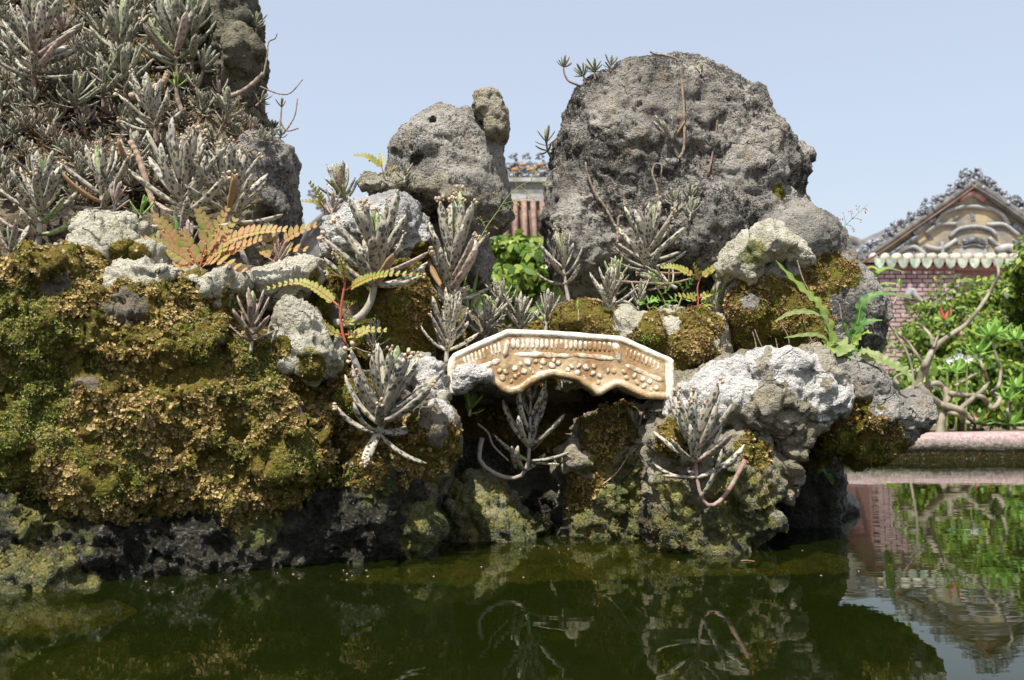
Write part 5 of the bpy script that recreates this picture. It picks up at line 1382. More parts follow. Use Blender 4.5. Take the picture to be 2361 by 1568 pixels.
fern('drooping pale fern frond hanging off the right rock nose', (1975, 822), 1.93, [
    ([(1975, 818), (2026, 829), (2055, 841), (2085, 858), (2113, 886)], 22, 'fern_o', -0.03, 8), ([(1978, 815), (2000, 812), (2020, 822)], 16, 'fern_o', -0.03, 4)])
fern('green broad leaf sprouting from the wet foot of the overhang', (1905, 1090), 2.08, [
    ([(1905, 1092), (1915, 1105), (1920, 1118)], 10, 'fern_g', -0.02, 2), ([(1905, 1090), (1895, 1085), (1884, 1092)], 7, 'fern_g', -0.02, 2)], 'leafy_sprout')
# strap-leaved grass blades near the yellow stems
fern('slim yellow-green climber behind the tall succulent at the slope foot', (540, 520), 1.95, [
    ([(543, 530), (541, 480), (540, 440)], 2.2, 'fern_y', 0, 1), ([(541, 500), (570, 480), (607, 458)], 5, 'fern_y', -0.03, 1), ([(541, 470), (570, 462), (596, 445)], 4, 'fern_y', -0.02, 1), ([(543, 530), (575, 520), (604, 514)], 4, 'fern_y', -0.02, 1), ([(541, 490), (520, 475), (486, 448)], 4, 'fern_y', -0.02, 1), ([(543, 530), (510, 510), (488, 505)], 4, 'fern_g', -0.02, 1)], 'climber')
fern('dark green grass clump between the two tall succulents left of the gap', (1080, 700), 2.1, [
    ([(1085, 720), (1080, 670), (1062, 630)], 4, 'fern_g', 0, 1), ([(1085, 720), (1095, 660), (1105, 615)], 4, 'fern_g', -0.02, 1), ([(1090, 720), (1115, 680), (1145, 712)], 5, 'fern_y', -0.05, 1), ([(1082, 720), (1070, 690), (1050, 670)], 4, 'fern_g', -0.02, 1)], 'grass')
fern('green grass clump at the left foot of the slope', (330, 560), 1.85, [
    ([(345, 570), (335, 530), (318, 505)], 5, 'fern_g', 0, 1), ([(345, 570), (360, 530), (375, 515)], 5, 'fern_g', 0, 1), ([(390, 545), (380, 520), (362, 505)], 6, 'fern_g', 0, 1), ([(395, 560), (405, 520), (400, 490)], 6, 'fern_g', 0, 1)], 'grass')

# dry stems and sticks
def stick(label, path, d, r0, r1, mat='dry', dd=0.0, name='dry_stem', cat='stem', knots=True):
    n = len(path)
    if d is None: d = min(hit(x, y, 9.0) for x, y in path) - 0.006
    pts = np.array([P(x, y, d + dd * i / max(1, n - 1)) for i, (x, y) in enumerate(path)])
    base = pts[0].copy(); m = 8 * n
    s3 = spline(pts - base, m)
    rad = np.linspace(px(r0, d), px(r1, d), m)
    if knots: rad = rad * (1 + 0.16 * np.sin(np.arange(m) * 1.9) + 0.08 * np.sin(np.arange(m) * 4.1))
    v, f = tube(s3, rad, 7)
    o = link(name, mesh(name, v, f, M[mat]), None, base)
    return tag(o, label, cat)
M['beige'] = flat_mat('beige_bark', (0.42, 0.31, 0.23), (0.30, 0.21, 0.15), 40, 0.8, 0.2, 0.4)
stick('tall bare dry stem bending at the top of the big boulder', [(1566, 366), (1577, 338), (1577, 258), (1572, 191), (1567, 150), (1554, 133), (1510, 124), (1499, 119)], None, 3.6, 2.2, dd=-0.02)
stick('slanting dry stem at the left side of the big boulder', [(1420, 525), (1397, 481), (1370, 441), (1354, 398), (1350, 374)], None, 3.2, 2.2)
stick('dry stem curled into a loop on the big boulder', [(1522, 478), (1514, 431), (1504, 401), (1510, 379), (1525, 381), (1524, 404)], None, 3, 1.5)
stick('short dry stem beside the boulder-foot succulent', [(1424, 560), (1424, 530), (1427, 501), (1436, 497)], 2.25, 2.8, 2)
stick('long dry stem lying along the foot of the big boulder', [(1413, 648), (1483, 652), (1541, 654), (1592, 643)], 2.16, 3.2, 2.4)
stick('thick brown broken branch jutting right from the slope', [(505, 236), (523, 226), (567, 206), (608, 170)], 2.25, 6.5, 5.5, 'dry')
stick('wiry twig rising from the broken branch into the sky', [(608, 172), (616, 129), (619, 98), (634, 89), (639, 77)], 2.25, 2.2, 1.3)
stick('curved twig crossing the sky right of the slope', [(600, 200), (642, 216), (670, 214), (698, 183)], 2.24, 2.0, 1.4)
stick('upturned twig above the grey rock right of the slope', [(655, 305), (665, 293), (680, 265), (686, 226)], 2.2, 2.2, 1.4)
stick('forked twig at the edge of the grey rock right of the slope', [(646, 275), (652, 292), (664, 302), (688, 296)], 2.19, 2.2, 1.6, 'kstem_d')
stick('smooth beige branch lying in the slope', [(300, 224), (350, 205), (377, 189), (387, 166)], 2.16, 9, 6.5, 'beige')
stick('thick broken beige stem rising behind the left cream stones', [(372, 575), (358, 493), (338, 420), (318, 360), (300, 325)], 1.93, 8, 7, 'beige')
stick('scaly brown stub beside the sprawling succulent', [(872, 840), (885, 842), (894, 836), (898, 818)], 1.80, 7, 7, 'dry')
stick('pale root winding down the stone under the bridge', [(1101, 977), (1125, 998), (1138, 1028), (1172, 1062)], 1.96, 3, 2, 'beige')
stick('dead stalk lying down the pale rock under the bridge', [(1475, 1026), (1446, 1056), (1419, 1093), (1371, 1131)], 1.965, 2.4, 1.4, 'beige')
stick('bare reddish stem behind the largest succulent', [(340, 560), (352, 500), (346, 440), (338, 410)], 2.0, 5, 4, 'kstem_d')
for i, pth in enumerate([[(1745, 822), (1742, 790), (1735, 765)], [(1768, 822), (1752, 790), (1740, 760)], [(1794, 828), (1792, 800), (1788, 780)], [(1820, 826), (1818, 780), (1800, 745)], [(1850, 808), (1862, 795), (1895, 772)], [(1838, 600), (1850, 640), (1870, 680), (1885, 700)], [(1880, 800), (1858, 760), (1850, 722)], [(1940, 735), (1938, 715), (1935, 700)]]):
    stick(['leftmost thin dry stalk above the white plaster', 'forked thin dry stalk above the white plaster', 'short thin dry stalk above the white plaster', 'tall thin dry stalk above the white plaster', 'slanting dry stalk above the right of the plaster', 'long thin dry stalk hanging from the pale slab', 'brown dead frond stalk below the fern', 'short brown dead stalk among the ferns'][i], pth, 1.97, 1.7, 1.0)

# grass panicles
def panicle(label, path, d, subs, seed):
    base = P(path[0][0], path[0][1], d); root = empty('grass_stalk', base); tag(root, label, 'grass')
    s3 = spline([P(x, y, d) - base for x, y in path], 24)
    v, f = tube(s3, np.linspace(px(1.5, d), px(0.5, d), 24), 5); link('stalk', mesh('stalk', v, f, M['grnstem']), root)
    r = random.Random(seed); mbs = MB()
    for (a, b) in subs:
        p0, p1 = P(a[0], a[1], d) - base, P(b[0], b[1], d + r.uniform(-.02, .02)) - base
        v, f = tube(spline([p0, (p0 + p1) / 2 + np.array((0, 0, 0.004)), p1], 6), px(0.55, d), 4)
        br = link('branchlet', mesh('branchlet', v, f, M['grnstem']), root)
        mb = MB()
        for q in (0.55, 0.8, 1.0):
            c = p0 + (p1 - p0) * q + np.array((r.uniform(-1, 1), 0, r.uniform(-1, 1))) * px(5, d)
            mb.ball(c, (px(1.3, d), px(1.3, d), px(2.4, d)), 5, 4)
        link('seed', mesh('seed', mb.v, mb.f, M['berry']), br)
panicle('arching grass stalk with fine seed heads between the two tall rocks', [(1060, 690), (1078, 630), (1095, 577), (1121, 525), (1145, 491), (1167, 458), (1191, 434), (1224, 417), (1265, 411)], 2.05, [
    ((1145, 491), (1200, 468)), ((1160, 470), (1240, 455)), ((1191, 434), (1185, 400)), ((1200, 430), (1228, 458)), ((1224, 417), (1232, 380)), ((1224, 417), (1250, 385)), ((1210, 425), (1216, 462)), ((1121, 525), (1100, 500)), ((1121, 525), (1150, 530)), ((1130, 510), (1108, 520)), ((1150, 485), (1140, 455)), ((1240, 415), (1258, 432)), ((1180, 445), (1210, 480)), ((1167, 458), (1135, 445)), ((1170, 470), (1190, 500))], 3)
panicle('faint grass seed head leaning right above the grey right rock', [(1900, 560), (1930, 535), (1950, 518), (1978, 492), (2004, 467)], 2.2, [
    ((1950, 518), (1945, 495)), ((1950, 518), (1972, 530)), ((1965, 505), (1960, 485)), ((1965, 505), (1985, 508)), ((1980, 490), (1978, 475)), ((1940, 527), (1932, 505)), ((1990, 482), (2000, 486)), ((1940, 527), (1955, 545))], 4)
# things floating on the pond
FLM = [MB().ball((0, 0, 0), (0.0028, 0.0018, 0.0007), 6, 4), MB().ball((0, 0, 0), (0.002, 0.0013, 0.0006), 6, 4)]
M['speck'] = flat_mat('floating_husk', (0.30, 0.22, 0.14), (0.45, 0.37, 0.27), 80, 0.7, 0.3, 0.0, rndv=0.2)
FLM = [mesh('husk', m_.v, m_.f, M['speck']) for m_ in FLM]
r_ = random.Random(4)
for i, (x, y) in enumerate([(337, 1342), (342, 1362), (398, 1366), (500, 1353), (520, 1338), (690, 1335), (676, 1325), (640, 1322), (800, 1324), (792, 1316), (845, 1316), (812, 1328), (848, 1330), (800, 1338), (1000, 1330), (1232, 1260), (1200, 1267), (1265, 1265), (1310, 1267), (1197, 1278), (1110, 1308), (1207, 1332), (1564, 1297), (1850, 1270), (1893, 1328), (1980, 1318), (1715, 1250), (1240, 1235)]):
    d_ = CAMZ * 1.0
    v_ = P(x, y, 1.0) - np.array((0, 0, CAMZ)); t_ = -CAMZ / v_[2]
    o = link('floating_husk', FLM[i % 2], None, (v_[0] * t_, v_[1] * t_, 0.0008))
    o.rotation_euler = (0, 0, r_.random() * 6)
    tag(o, 'tiny pale seed husk floating on the dark water', 'husk', 'husks floating on the pond')
o = stick('small orange needle floating in front of the right rock', [(1708, 1290), (1722, 1289), (1740, 1291)], 1.70, 1.0, 0.6, 'dryleaf', name='floating_needle', cat='needle')
o.location.z = 0.001
# ------------------------------------------------------------------ far pond rim, courtyard
def rim_mat():
    n = NT('painted_pond_rim', 0.8, 0.25); o = n.obj()
    sx = n.node('ShaderNodeSeparateXYZ'); n.set(sx.inputs[0], o)
    a = n.noise(o, 9, 5, 0.65); c = n.noise(o, 55, 4, 0.7)
    z = n.math('ADD', sx.outputs[2], n.math('MULTIPLY', n.math('SUBTRACT', a, 0.5), 0.05))
    pink = n.mix(n.step(c, 0.4, 0.62), (0.28, 0.19, 0.18), (0.39, 0.305, 0.29))
    beige = n.mix(n.step(c, 0.42, 0.6), (0.24, 0.20, 0.16), (0.43, 0.37, 0.31))
    mossy_ = n.mix(n.step(c, 0.4, 0.6), (0.05, 0.05, 0.012), (0.13, 0.09, 0.03))
    col = n.mix(n.step(z, 0.078, 0.09), beige, pink)
    col = n.mix(n.step(z, 0.045, 0.055), mossy_, col)
    col = n.mix(n.step(n.noise(o, 120, 3), 0.6, 0.68, 0, 0.6), col, (0.7, 0.66, 0.62))
    return n.done(col, None, n.bump(c, 0.5, 0.02))
M['rim'] = rim_mat()
prof = [(0.0, -0.35), (0.0, 0.045), (-0.012, 0.055), (-0.012, 0.095), (0.0, 0.118), (0.03, 0.13), (0.24, 0.13), (0.27, 0.118), (0.27, -0.5)]
xs = np.linspace(-5.6, 5.6, 160)
rv, rf = [], []
for x in xs:
    for (dy, z) in prof:
        jit = 0.006 * float(vnoise(np.array([[x, dy, z]]), 5, 2)[0])
        rv.append((x, RIM + dy + jit, z + jit))
m_ = len(prof)
for i in range(len(xs) - 1):
    for j in range(m_ - 1):
        rf.append((i * m_ + j, (i + 1) * m_ + j, (i + 1) * m_ + j + 1, i * m_ + j + 1))
tag(link('pond_rim', mesh('pond_rim', rv, rf, M['rim'])), 'low pink painted rim at the far side of the pond', 'pond rim')
M['soil'] = flat_mat('planter_soil', (0.10, 0.075, 0.05), (0.18, 0.14, 0.10), 12, 0.95, 0.1, 0.6)
M['paving'] = flat_mat('courtyard_paving', (0.26, 0.22, 0.19), (0.36, 0.31, 0.27), 3, 0.85, 0.2, 0.3)
sheet('planting_bed', -6, 8, RIM + 0.26, 8.6, 0.06, M['soil'])
sheet('ground', -300, 300, 8.5, 420, 0.0, M['paving'])
sheet('pavement', -300, -5.58, -60, 8.49, 0.012, M['paving'])
sheet('pavement', 5.58, 300, -60, 8.49, 0.012, M['paving'])
sheet('pavement', -5.57, 5.57, -60, -1.98, 0.012, M['paving'])

# ------------------------------------------------------------------ trees and bushes
def zt(x, y): return (1960 + 0.2794 * x, 576.4 + 0.2794 * y)
M['bark'] = flat_mat('pale_smooth_bark', (0.31, 0.275, 0.20), (0.17, 0.15, 0.11), 14, 0.7, 0.25, 0.3, bdist=0.01)
M['leafy'] = tint_mat('broad_leaves', 0.45, 0.35, 0.4)
def leaf_cloud(k, cen, rad, ls, pal, seed, shell=0.55, clump=26, wid=0.3):
    """leaves in clumps through an ellipsoid; returns verts, faces, colours"""
    g = np.random.default_rng(seed)
    cc = g.normal(size=(clump, 3)); cc /= np.linalg.norm(cc, axis=1)[:, None]
    cc *= (shell + (1 - shell) * g.random((clump, 1)))
    ci = g.integers(0, clump, k)
    cs = 0.16 + 0.16 * g.random(clump)
    q = g.normal(size=(k, 3)); q /= np.linalg.norm(q, axis=1)[:, None]
    pts = (cc[ci] + q * cs[ci][:, None] * g.random((k, 1)) ** 0.4)
    out = q * 0.8 + cc[ci] * 0.6 + np.array((0, -0.25, 0.35)) + 0.45 * g.normal(size=(k, 3))
    p = np.array(cen) + pts * np.array(rad)
    nr = out / np.linalg.norm(out, axis=1)[:, None]
    dr = np.cross(nr, g.normal(size=(k, 3))); dr[:, 2] -= 0.5; dr /= np.linalg.norm(dr, axis=1)[:, None]
    sd = np.cross(dr, nr); sd /= np.linalg.norm(sd, axis=1)[:, None] + 1e-9
    s = (ls * (0.6 + 0.7 * g.random((k, 1))))
    V_ = np.stack([p, p + dr * s * 0.35 + sd * s * wid, p + dr * s * 0.75 + sd * s * wid * 0.75, p + dr * s - nr * s * 0.12, p + dr * s * 0.75 - sd * s * wid * 0.75, p + dr * s * 0.35 - sd * s * wid], 1)
    pal = np.array(pal)
    col = pal[g.integers(0, len(pal), k)] * (0.7 + 0.6 * g.random((k, 1)))
    col = np.repeat(col[:, None, :], 6, 1)
    Fq = np.arange(k * 6).reshape(k, 6)
    faces = np.vstack([Fq[:, [0, 1, 2, 5]], Fq[:, [5, 2, 3, 4]]])
    return V_.reshape(-1, 3), faces, col.reshape(-1, 3)
GREEN = [(0.09, 0.17, 0.018), (0.15, 0.25, 0.025), (0.22, 0.32, 0.04), (0.06, 0.12, 0.014), (0.28, 0.36, 0.05)]
def bush(label, vx, vy, d, rx, ry, rd, k, ls, seed, base_z=0.06, pal=GREEN, name='bush', clump=26):
    c = P(vx, vy, d)
    root = empty(name, (c[0], d, base_z)); tag(root, label, 'bush')
    V_, F_, C_ = leaf_cloud(k, (0, 0, c[2] - base_z), (px(rx, d), rd, px(ry, d)), px(ls, d), pal, seed, clump=clump)
    link('crown', mesh('crown', V_, F_, M['leafy'], False, None, C_), root)
    r = random.Random(seed); mb = MB()
    for q in range(5):
        a = r.random() * 6.28
        tip = np.array((0.6 * px(rx, d) * math.cos(a), 0.5 * rd * math.sin(a), c[2] - base_z + px(ry, d) * r.uniform(-.2, .4)))
        mb.tube(spline([(0.05 * math.cos(a), 0.05 * math.sin(a), 0), tip * np.array((.4, .4, .5)), tip], 8), np.linspace(0.03, 0.008, 8), 6)
    mb.build('trunk', M['bark'], root)
bush('large dense green bush in front of the temple at right', 2275, 775, 8.4, 200, 128, 0.55, 20000, 11.5, 1, clump=130)
bush('tall part of green foliage at the right edge of the picture', 2430, 660, 7.6, 95, 120, 0.45, 3500, 17, 2, clump=36)
bush('low green bush behind the pond rim at right', 2230, 900, 6.6, 180, 85, 0.4, 7000, 15, 3, clump=70)
bush('bright green bush seen in the gap left of the big boulder', 1190, 640, 4.9, 105, 100, 0.4, 3000, 25, 4, clump=60)
bush('low green bush under the big boulder at the gap', 1270, 745, 4.4, 60, 45, 0.25, 500, 22, 5, clump=14)

def tree_limbs(label, d, limbs, rosettes, base, seed, name='desert_rose_tree'):
    b = P(*zt(*base), d); root = empty(name, b); tag(root, label, 'tree')
    for i, (path, r0, r1) in enumerate(limbs):
        n = len(path); r = random.Random(seed + i)
        off = [r.uniform(-0.06, 0.06) for _ in path]
        s3 = spline([P(*zt(x, y), d + o_) - b for (x, y), o_ in zip(path, off)], 7 * n)
        rad = 0.74 * np.linspace(px(r0 * 0.2794, d), px(r1 * 0.2794, d), 7 * n) * (1 + 0.07 * np.sin(np.arange(7 * n) * 0.9 + i))
        v, f = tube(s3, rad, 9)
        link('trunk' if i == 0 else 'limb', mesh('limb', v, f, M['bark']), root)
    for j, (x, y, L, n_, mk, tilt) in enumerate(rosettes):
        r = random.Random(seed * 3 + j)
        c = P(*zt(x, y), d) - b
        for q in range(n_):
            a = q * 2.4 + r.random() * 0.4
            th = math.radians(tilt * (0.35 + 0.75 * q / n_) + r.uniform(-8, 8))
            dr = np.array((math.sin(th) * math.cos(a), math.sin(th) * math.sin(a), math.cos(th)))
            o = link('leaf', lfmesh('lf_bri' if mk == 0 else 'lf_bud', True), root)
            nr_ = np.array((0, -0.3, 1.0)); nr_ = nr_ - dr * nr_.dot(dr); nr_ /= np.linalg.norm(nr_) + 1e-9
            o.matrix_basis = Matrix.Translation(V3(c)) @ basis_n(dr, nr_).to_4x4() @ Matrix.Scale(px(L * 0.2794, d) * r.uniform(0.8, 1.15), 4)
M['lf_bud'] = leaflet_mat('red_bud', (0.55, 0.06, 0.06), (0.62, 0.12, 0.10), (0.6, 0.08, 0.08), 0.3)
tree_limbs('large contorted grey-limbed potted tree behind the rim at right', 5.35, [
    ([(740, 1540), (755, 1400), (800, 1230), (770, 1130), (690, 1100), (640, 1140)], 48, 30),
    ([(400, 1200), (480, 1160), (560, 1110), (595, 1000), (625, 930), (690, 820), (800, 720), (950, 620), (1060, 490), (1150, 350), (1225, 195), (1190, 70)], 48, 12),
    ([(560, 1110), (640, 1200), (740, 1270), (880, 1310), (960, 1360), (1050, 1415)], 48, 32),
    ([(830, 1185), (950, 1200), (1080, 1210), (1140, 1270), (1180, 1305), (1235, 1230), (1170, 1180), (1222, 1130), (1242, 1000), (1212, 900), (1165, 740)], 34, 14),
    ([(910, 1310), (1020, 1220), (1100, 1150), (1130, 1080), (1098, 980), (1060, 870)], 30, 14),
    ([(595, 950), (560, 880), (480, 770), (380, 680), (285, 580)], 20, 15), ([(680, 790), (665, 710), (600, 640), (550, 605)], 22, 16),
    ([(635, 1140), (640, 1000), (690, 860)], 16, 12), ([(870, 1120), (950, 1070), (1045, 1020)], 15, 15), ([(690, 800), (720, 720), (770, 640), (790, 600)], 14, 8),
    ([(780, 1350), (860, 1350), (930, 1400), (980, 1430)], 26, 20), ([(400, 1110), (370, 1060), (420, 1025), (540, 990)], 18, 14)],
    [(1165, 720, 170, 14, 0, 95), (1058, 850, 150, 12, 0, 90), (850, 1010, 130, 12, 0, 95), (790, 590, 110, 10, 0, 95), (800, 590, 120, 5, 1, 60), (1060, 1430, 130, 14, 0, 90), (1080, 1430, 100, 5, 1, 85)], (740, 1540), 5)
tree_limbs('smaller bare-limbed potted tree at the right edge behind the rim', 5.6, [
    ([(1560, 1560), (1480, 1480), (1400, 1475), (1330, 1440), (1300, 1350), (1298, 1240)], 24, 15), ([(1500, 900), (1430, 810), (1370, 750)], 14, 9), ([(1560, 1560), (1540, 1200), (1500, 900)], 20, 14), ([(1298, 1240), (1340, 1190), (1370, 1150)], 14, 10)],
    [(1298, 1230, 130, 12, 0, 90), (1370, 740, 130, 12, 0, 90), (1375, 1140, 120, 10, 0, 90), (1330, 1440, 160, 8, 0, 95)], (1560, 1560), 9)
tree_limbs('thin leaning grey stem beside the temple wall', 5.1, [([(480, 1500), (520, 1100), (470, 850), (300, 560), (350, 460), (390, 370), (412, 300)], 14, 8)], [(412, 300, 70, 4, 0, 40)], (480, 1500), 13)
def straps(label, d, base, tips, w, mats, name='strap_leaf_plant'):
    fern(label, base, d, [([base, ((base[0] + t[0]) / 2 + (t[1] - base[1]) * 0.06, min(base[1], t[1]) - 6 if k % 2 else (base[1] + t[1]) / 2 - 8), t], w, mats[k % len(mats)], -0.1, 1) for k, t in enumerate(tips)], name)
straps('strap-leaved plant beside the brick wall behind the right rock', 5.6, (1985, 672), [(2055, 612), (2090, 628), (2078, 655), (2030, 625), (2070, 668), (2012, 640)], 8, ['fern_y', 'fern_g', 'fern_o'])
straps('strap-leaved plant low behind the right rock nose', 5.4, (2030, 815), [(2048, 690), (2060, 740), (2052, 770), (2065, 800)], 9, ['fern_g', 'fern_o'])
M['petal'] = flat_mat('white_petal', (0.52, 0.52, 0.52), (0.42, 0.43, 0.45), 20, 0.6, 0.3, 0.0)
LFM[('petal', True)] = mesh('petal', _lg2, _lf2, M['petal'])
for j, (x, y, n_) in enumerate([(880, 880, 9), (960, 900, 8), (800, 910, 6)]):
    c = P(*zt(x, y), 6.0); root = empty('white_flower', c)
    tag(root, ['middle white flower in the bush behind the rim', 'right white flower in the bush behind the rim', 'left white flower in the bush behind the rim'][j], 'flower')
    r = random.Random(j)
    for q in range(n_):
        a = q * 2.4; dr = np.array((math.cos(a), -0.5, math.sin(a) * 0.7)); nr_ = np.array((0.1, -1, 0.4)); nr_ = nr_ - dr * nr_.dot(dr) / dr.dot(dr)
        o = link('petal', LFM[('petal', True)], root); o.matrix_basis = basis_n(dr, nr_).to_4x4() @ Matrix.Scale(px(15, 6.0), 4)
    v, f = tube(spline([(0, 0, 0), (0.01, 0.03, -0.2), (0, 0.05, -0.55)], 6), 0.008, 5); link('stem', mesh('stem', v, f, M['grnstem']), root)

# ------------------------------------------------------------------ temple halls beyond the courtyard
TD = 16.0
S = TD / F
def T(x, y, dy=0.0): return P(x, y, TD) + np.array((0, dy, 0))
M['yplaster'] = flat_mat('weathered_yellow_plaster', (0.36, 0.30, 0.19), (0.17, 0.16, 0.145), 2.6, 0.9, 0.15, 0.4, detail=8)
M['greyplaster'] = flat_mat('grey_stucco', (0.22, 0.22, 0.22), (0.36, 0.36, 0.35), 4, 0.9, 0.15, 0.3)
M['brickm'] = flat_mat('pink_painted_brick', (0.29, 0.20, 0.205), (0.36, 0.265, 0.265), 8, 0.85, 0.2, 0.2, rndv=0.14)
M['mortar'] = flat_mat('dark_red_mortar', (0.19, 0.10, 0.095), (0.25, 0.145, 0.135), 12, 0.9, 0.1, 0.2)
M['mosaic'] = flat_mat('blue_white_mosaic', (0.045, 0.05, 0.06), (0.26, 0.28, 0.32), 13, 0.35, 0.5, 0.3, rndv=0.25)
M['stone_d'] = flat_mat('dark_roof_stone', (0.10, 0.10, 0.10), (0.20, 0.19, 0.175), 5, 0.9, 0.15, 0.3)
M['rust'] = flat_mat('rust_line', (0.13, 0.085, 0.06), (0.20, 0.13, 0.09), 6, 0.9, 0.1, 0.2)
M['gtile'] = flat_mat('green_glazed_tile', (0.16, 0.25, 0.19), (0.42, 0.42, 0.34), 9, 0.4, 0.4, 0.2, rndv=0.3)
M['wtile'] = flat_mat('pale_tile_cap', (0.52, 0.48, 0.40), (0.36, 0.33, 0.27), 9, 0.7, 0.3, 0.2, rndv=0.15)
M['rtile'] = flat_mat('brown_roof_tile', (0.15, 0.10, 0.08), (0.24, 0.17, 0.135), 8, 0.85, 0.15, 0.3, rndv=0.2)
M['otile'] = flat_mat('orange_pottery', (0.42, 0.23, 0.10), (0.30, 0.17, 0.09), 8, 0.7, 0.2, 0.2)
M['redp'] = flat_mat('red_stucco', (0.34, 0.10, 0.10), (0.30, 0.24, 0.22), 9, 0.85, 0.2, 0.2)
def slab_poly(name, poly, y0, y1, mat, parent, off):
    n = len(poly); vs = [T(x, y, y0) - off for x, y in poly] + [T(x, y, y1) - off for x, y in poly]
    fs = [tuple(range(n - 1, -1, -1)), tuple(range(n, 2 * n))] + [(i, (i + 1) % n, n + (i + 1) % n, n + i) for i in range(n)]
    return link(name, mesh(name, vs, fs, M[mat], False), parent)
g0 = T(2200, 1000); g0[2] = 0.0
hall = empty('temple_hall', g0); tag(hall, 'temple hall with ornate gable and pink brick wall at right', 'temple')
slab_poly('wall', [(1998, 612), (2700, 612), (2700, 1000), (1998, 1000)], 0.05, 5.0, 'mortar', hall, g0)
slab_poly('pediment', [(1975, 605), (2060, 555), (2160, 480), (2235, 428), (2330, 490), (2480, 590), (2500, 605)], -0.05, 0.6, 'yplaster', hall, g0)
bw, bh = 25.0, 10.0
bmv = MB().box((0, 0, 0), (bw * S / 2 - 0.010, 0.05, bh * S / 2 - 0.009)); bme = mesh('brick', bmv.v, bmv.f, M['brickm'], False)
for row in range(26):
    for c_ in range(8):
        x = 2000 + bw * (c_ + 0.5 + 0.5 * (row % 2)); y = 628 + bh * row
        o = link('brick', bme, hall); o.location = V3(T(x, y, 0.012) - g0); o.rotation_euler = (0, 0, 0)
slab_poly('frieze', [(1996, 611), (2700, 611), (2700, 623), (1996, 623)], -0.02, 0.04, 'redp', hall, g0)
tb = MB(); tb.tube([(0, 0.0, 0), (0, 0.25, 0.02)], 12.0 * S * 0.9, 10); tcap = mesh('tile', tb.v, tb.f, M['wtile'])
sc_ = [(-11, 2), (11, 2), (11.5, -6), (9, -13), (5, -18), (0, -21), (-5, -18), (-9, -13), (-11.5, -6)]
dv_ = [(x * S, -0.02, z * S) for x, z in sc_] + [(x * S, 0.02, z * S) for x, z in sc_]
nn_ = len(sc_)
df_ = [tuple(range(nn_ - 1, -1, -1)), tuple(range(nn_, 2 * nn_))] + [(i, (i + 1) % nn_, nn_ + (i + 1) % nn_, nn_ + i) for i in range(nn_)]
tdr = mesh('drip_tile', dv_, df_, M['gtile'], False)
for i in range(20):
    x = 2003 + 27.0 * i
    o = link('tile', tcap, hall); o.location = V3(T(x, 598, -0.22) - g0)
    o2 = link('drip_tile', tdr, hall); o2.location = V3(T(x + 13.5, 602, -0.2) - g0)
slab_poly('eave', [(1990, 592), (2700, 592), (2700, 600), (1990, 600)], -0.15, 0.4, 'stone_d', hall, g0)
def verge(pts, w, name, mat, y0, r=None):
    pp = [T(x, y, y0) - g0 for x, y in pts]
    v, f = tube(spline(pp, 16), w * S, 6); link(name, mesh(name, v, f, M[mat]), hall)
LV = [(1955, 608), (2010, 580), (2090, 525), (2170, 470), (2232, 425)]
RV = [(2232, 425), (2300, 468), (2380, 525), (2470, 590)]
verge(LV, 13, 'verge', 'stone_d', -0.12); verge(RV, 13, 'verge', 'stone_d', -0.12)
verge([(x + 6, y + 8) for x, y in LV], 2.2, 'verge_line', 'rust', -0.22); verge([(x - 4, y + 9) for x, y in RV], 2.6, 'verge_line', 'stone_d', -0.22)
def lumpy(c, s, mat, seed, n=9):
    r = random.Random(seed); mb = MB()
    for q in range(n):
        mb.ball((r.uniform(-1, 1) * s * .8, r.uniform(-.5, .5) * s, r.uniform(-.75, .8) * s), (s * r.uniform(.18, .42), s * r.uniform(.2, .4), s * r.uniform(.15, .4)), 6, 4, Matrix.Rotation(r.random() * 3, 3, 'Y'))
    for q in range(4):
        a0 = r.random() * 6.28; rr = s * r.uniform(.4, .8)
        mb.tube([(rr * math.cos(a0 + t) * (1 - .08 * t), -s * .3, rr * math.sin(a0 + t) * (1 - .08 * t)) for t in np.linspace(0, 4, 8)], s * 0.09, 5)
    return mesh('ornament', mb.v, mb.f, M[mat])
LUM = [lumpy(0, 15 * S, 'mosaic', s) for s in range(5)]
for k, pth in enumerate((LV, RV)):
    sp2 = spline([(x, y) for x, y in pth], 24 if k == 0 else 18)
    for i, (x, y) in enumerate(sp2[1:-1]):
        r = random.Random(i + 40 * k)
        o = link('ornament', LUM[(i * 3 + k) % 5], hall)
        o.location = V3(T(x - 6 * (1 if k == 0 else -1) + r.uniform(-4, 4), y - 10 + r.uniform(-6, 5), -0.15) - g0)
        o.rotation_euler = (0, r.random() * 6, 0); o.scale = [r.uniform(0.9, 1.35)] * 3
o = link('ornament', lumpy(0, 20 * S, 'mosaic', 90, 14), hall); o.location = V3(T(2232, 412, -0.1) - g0)
for s in (-1, 1):
    v, f = tube(spline([T(2232 + s * 4, 412, -.1) - g0, T(2232 + s * 22, 412, -.1) - g0, T(2232 + s * 20, 396, -.1) - g0, T(2232 + s * 9, 392, -.1) - g0], 10), np.linspace(6 * S, 3 * S, 10), 6)
    link('finial', mesh('finial', v, f, M['mosaic']), hall)
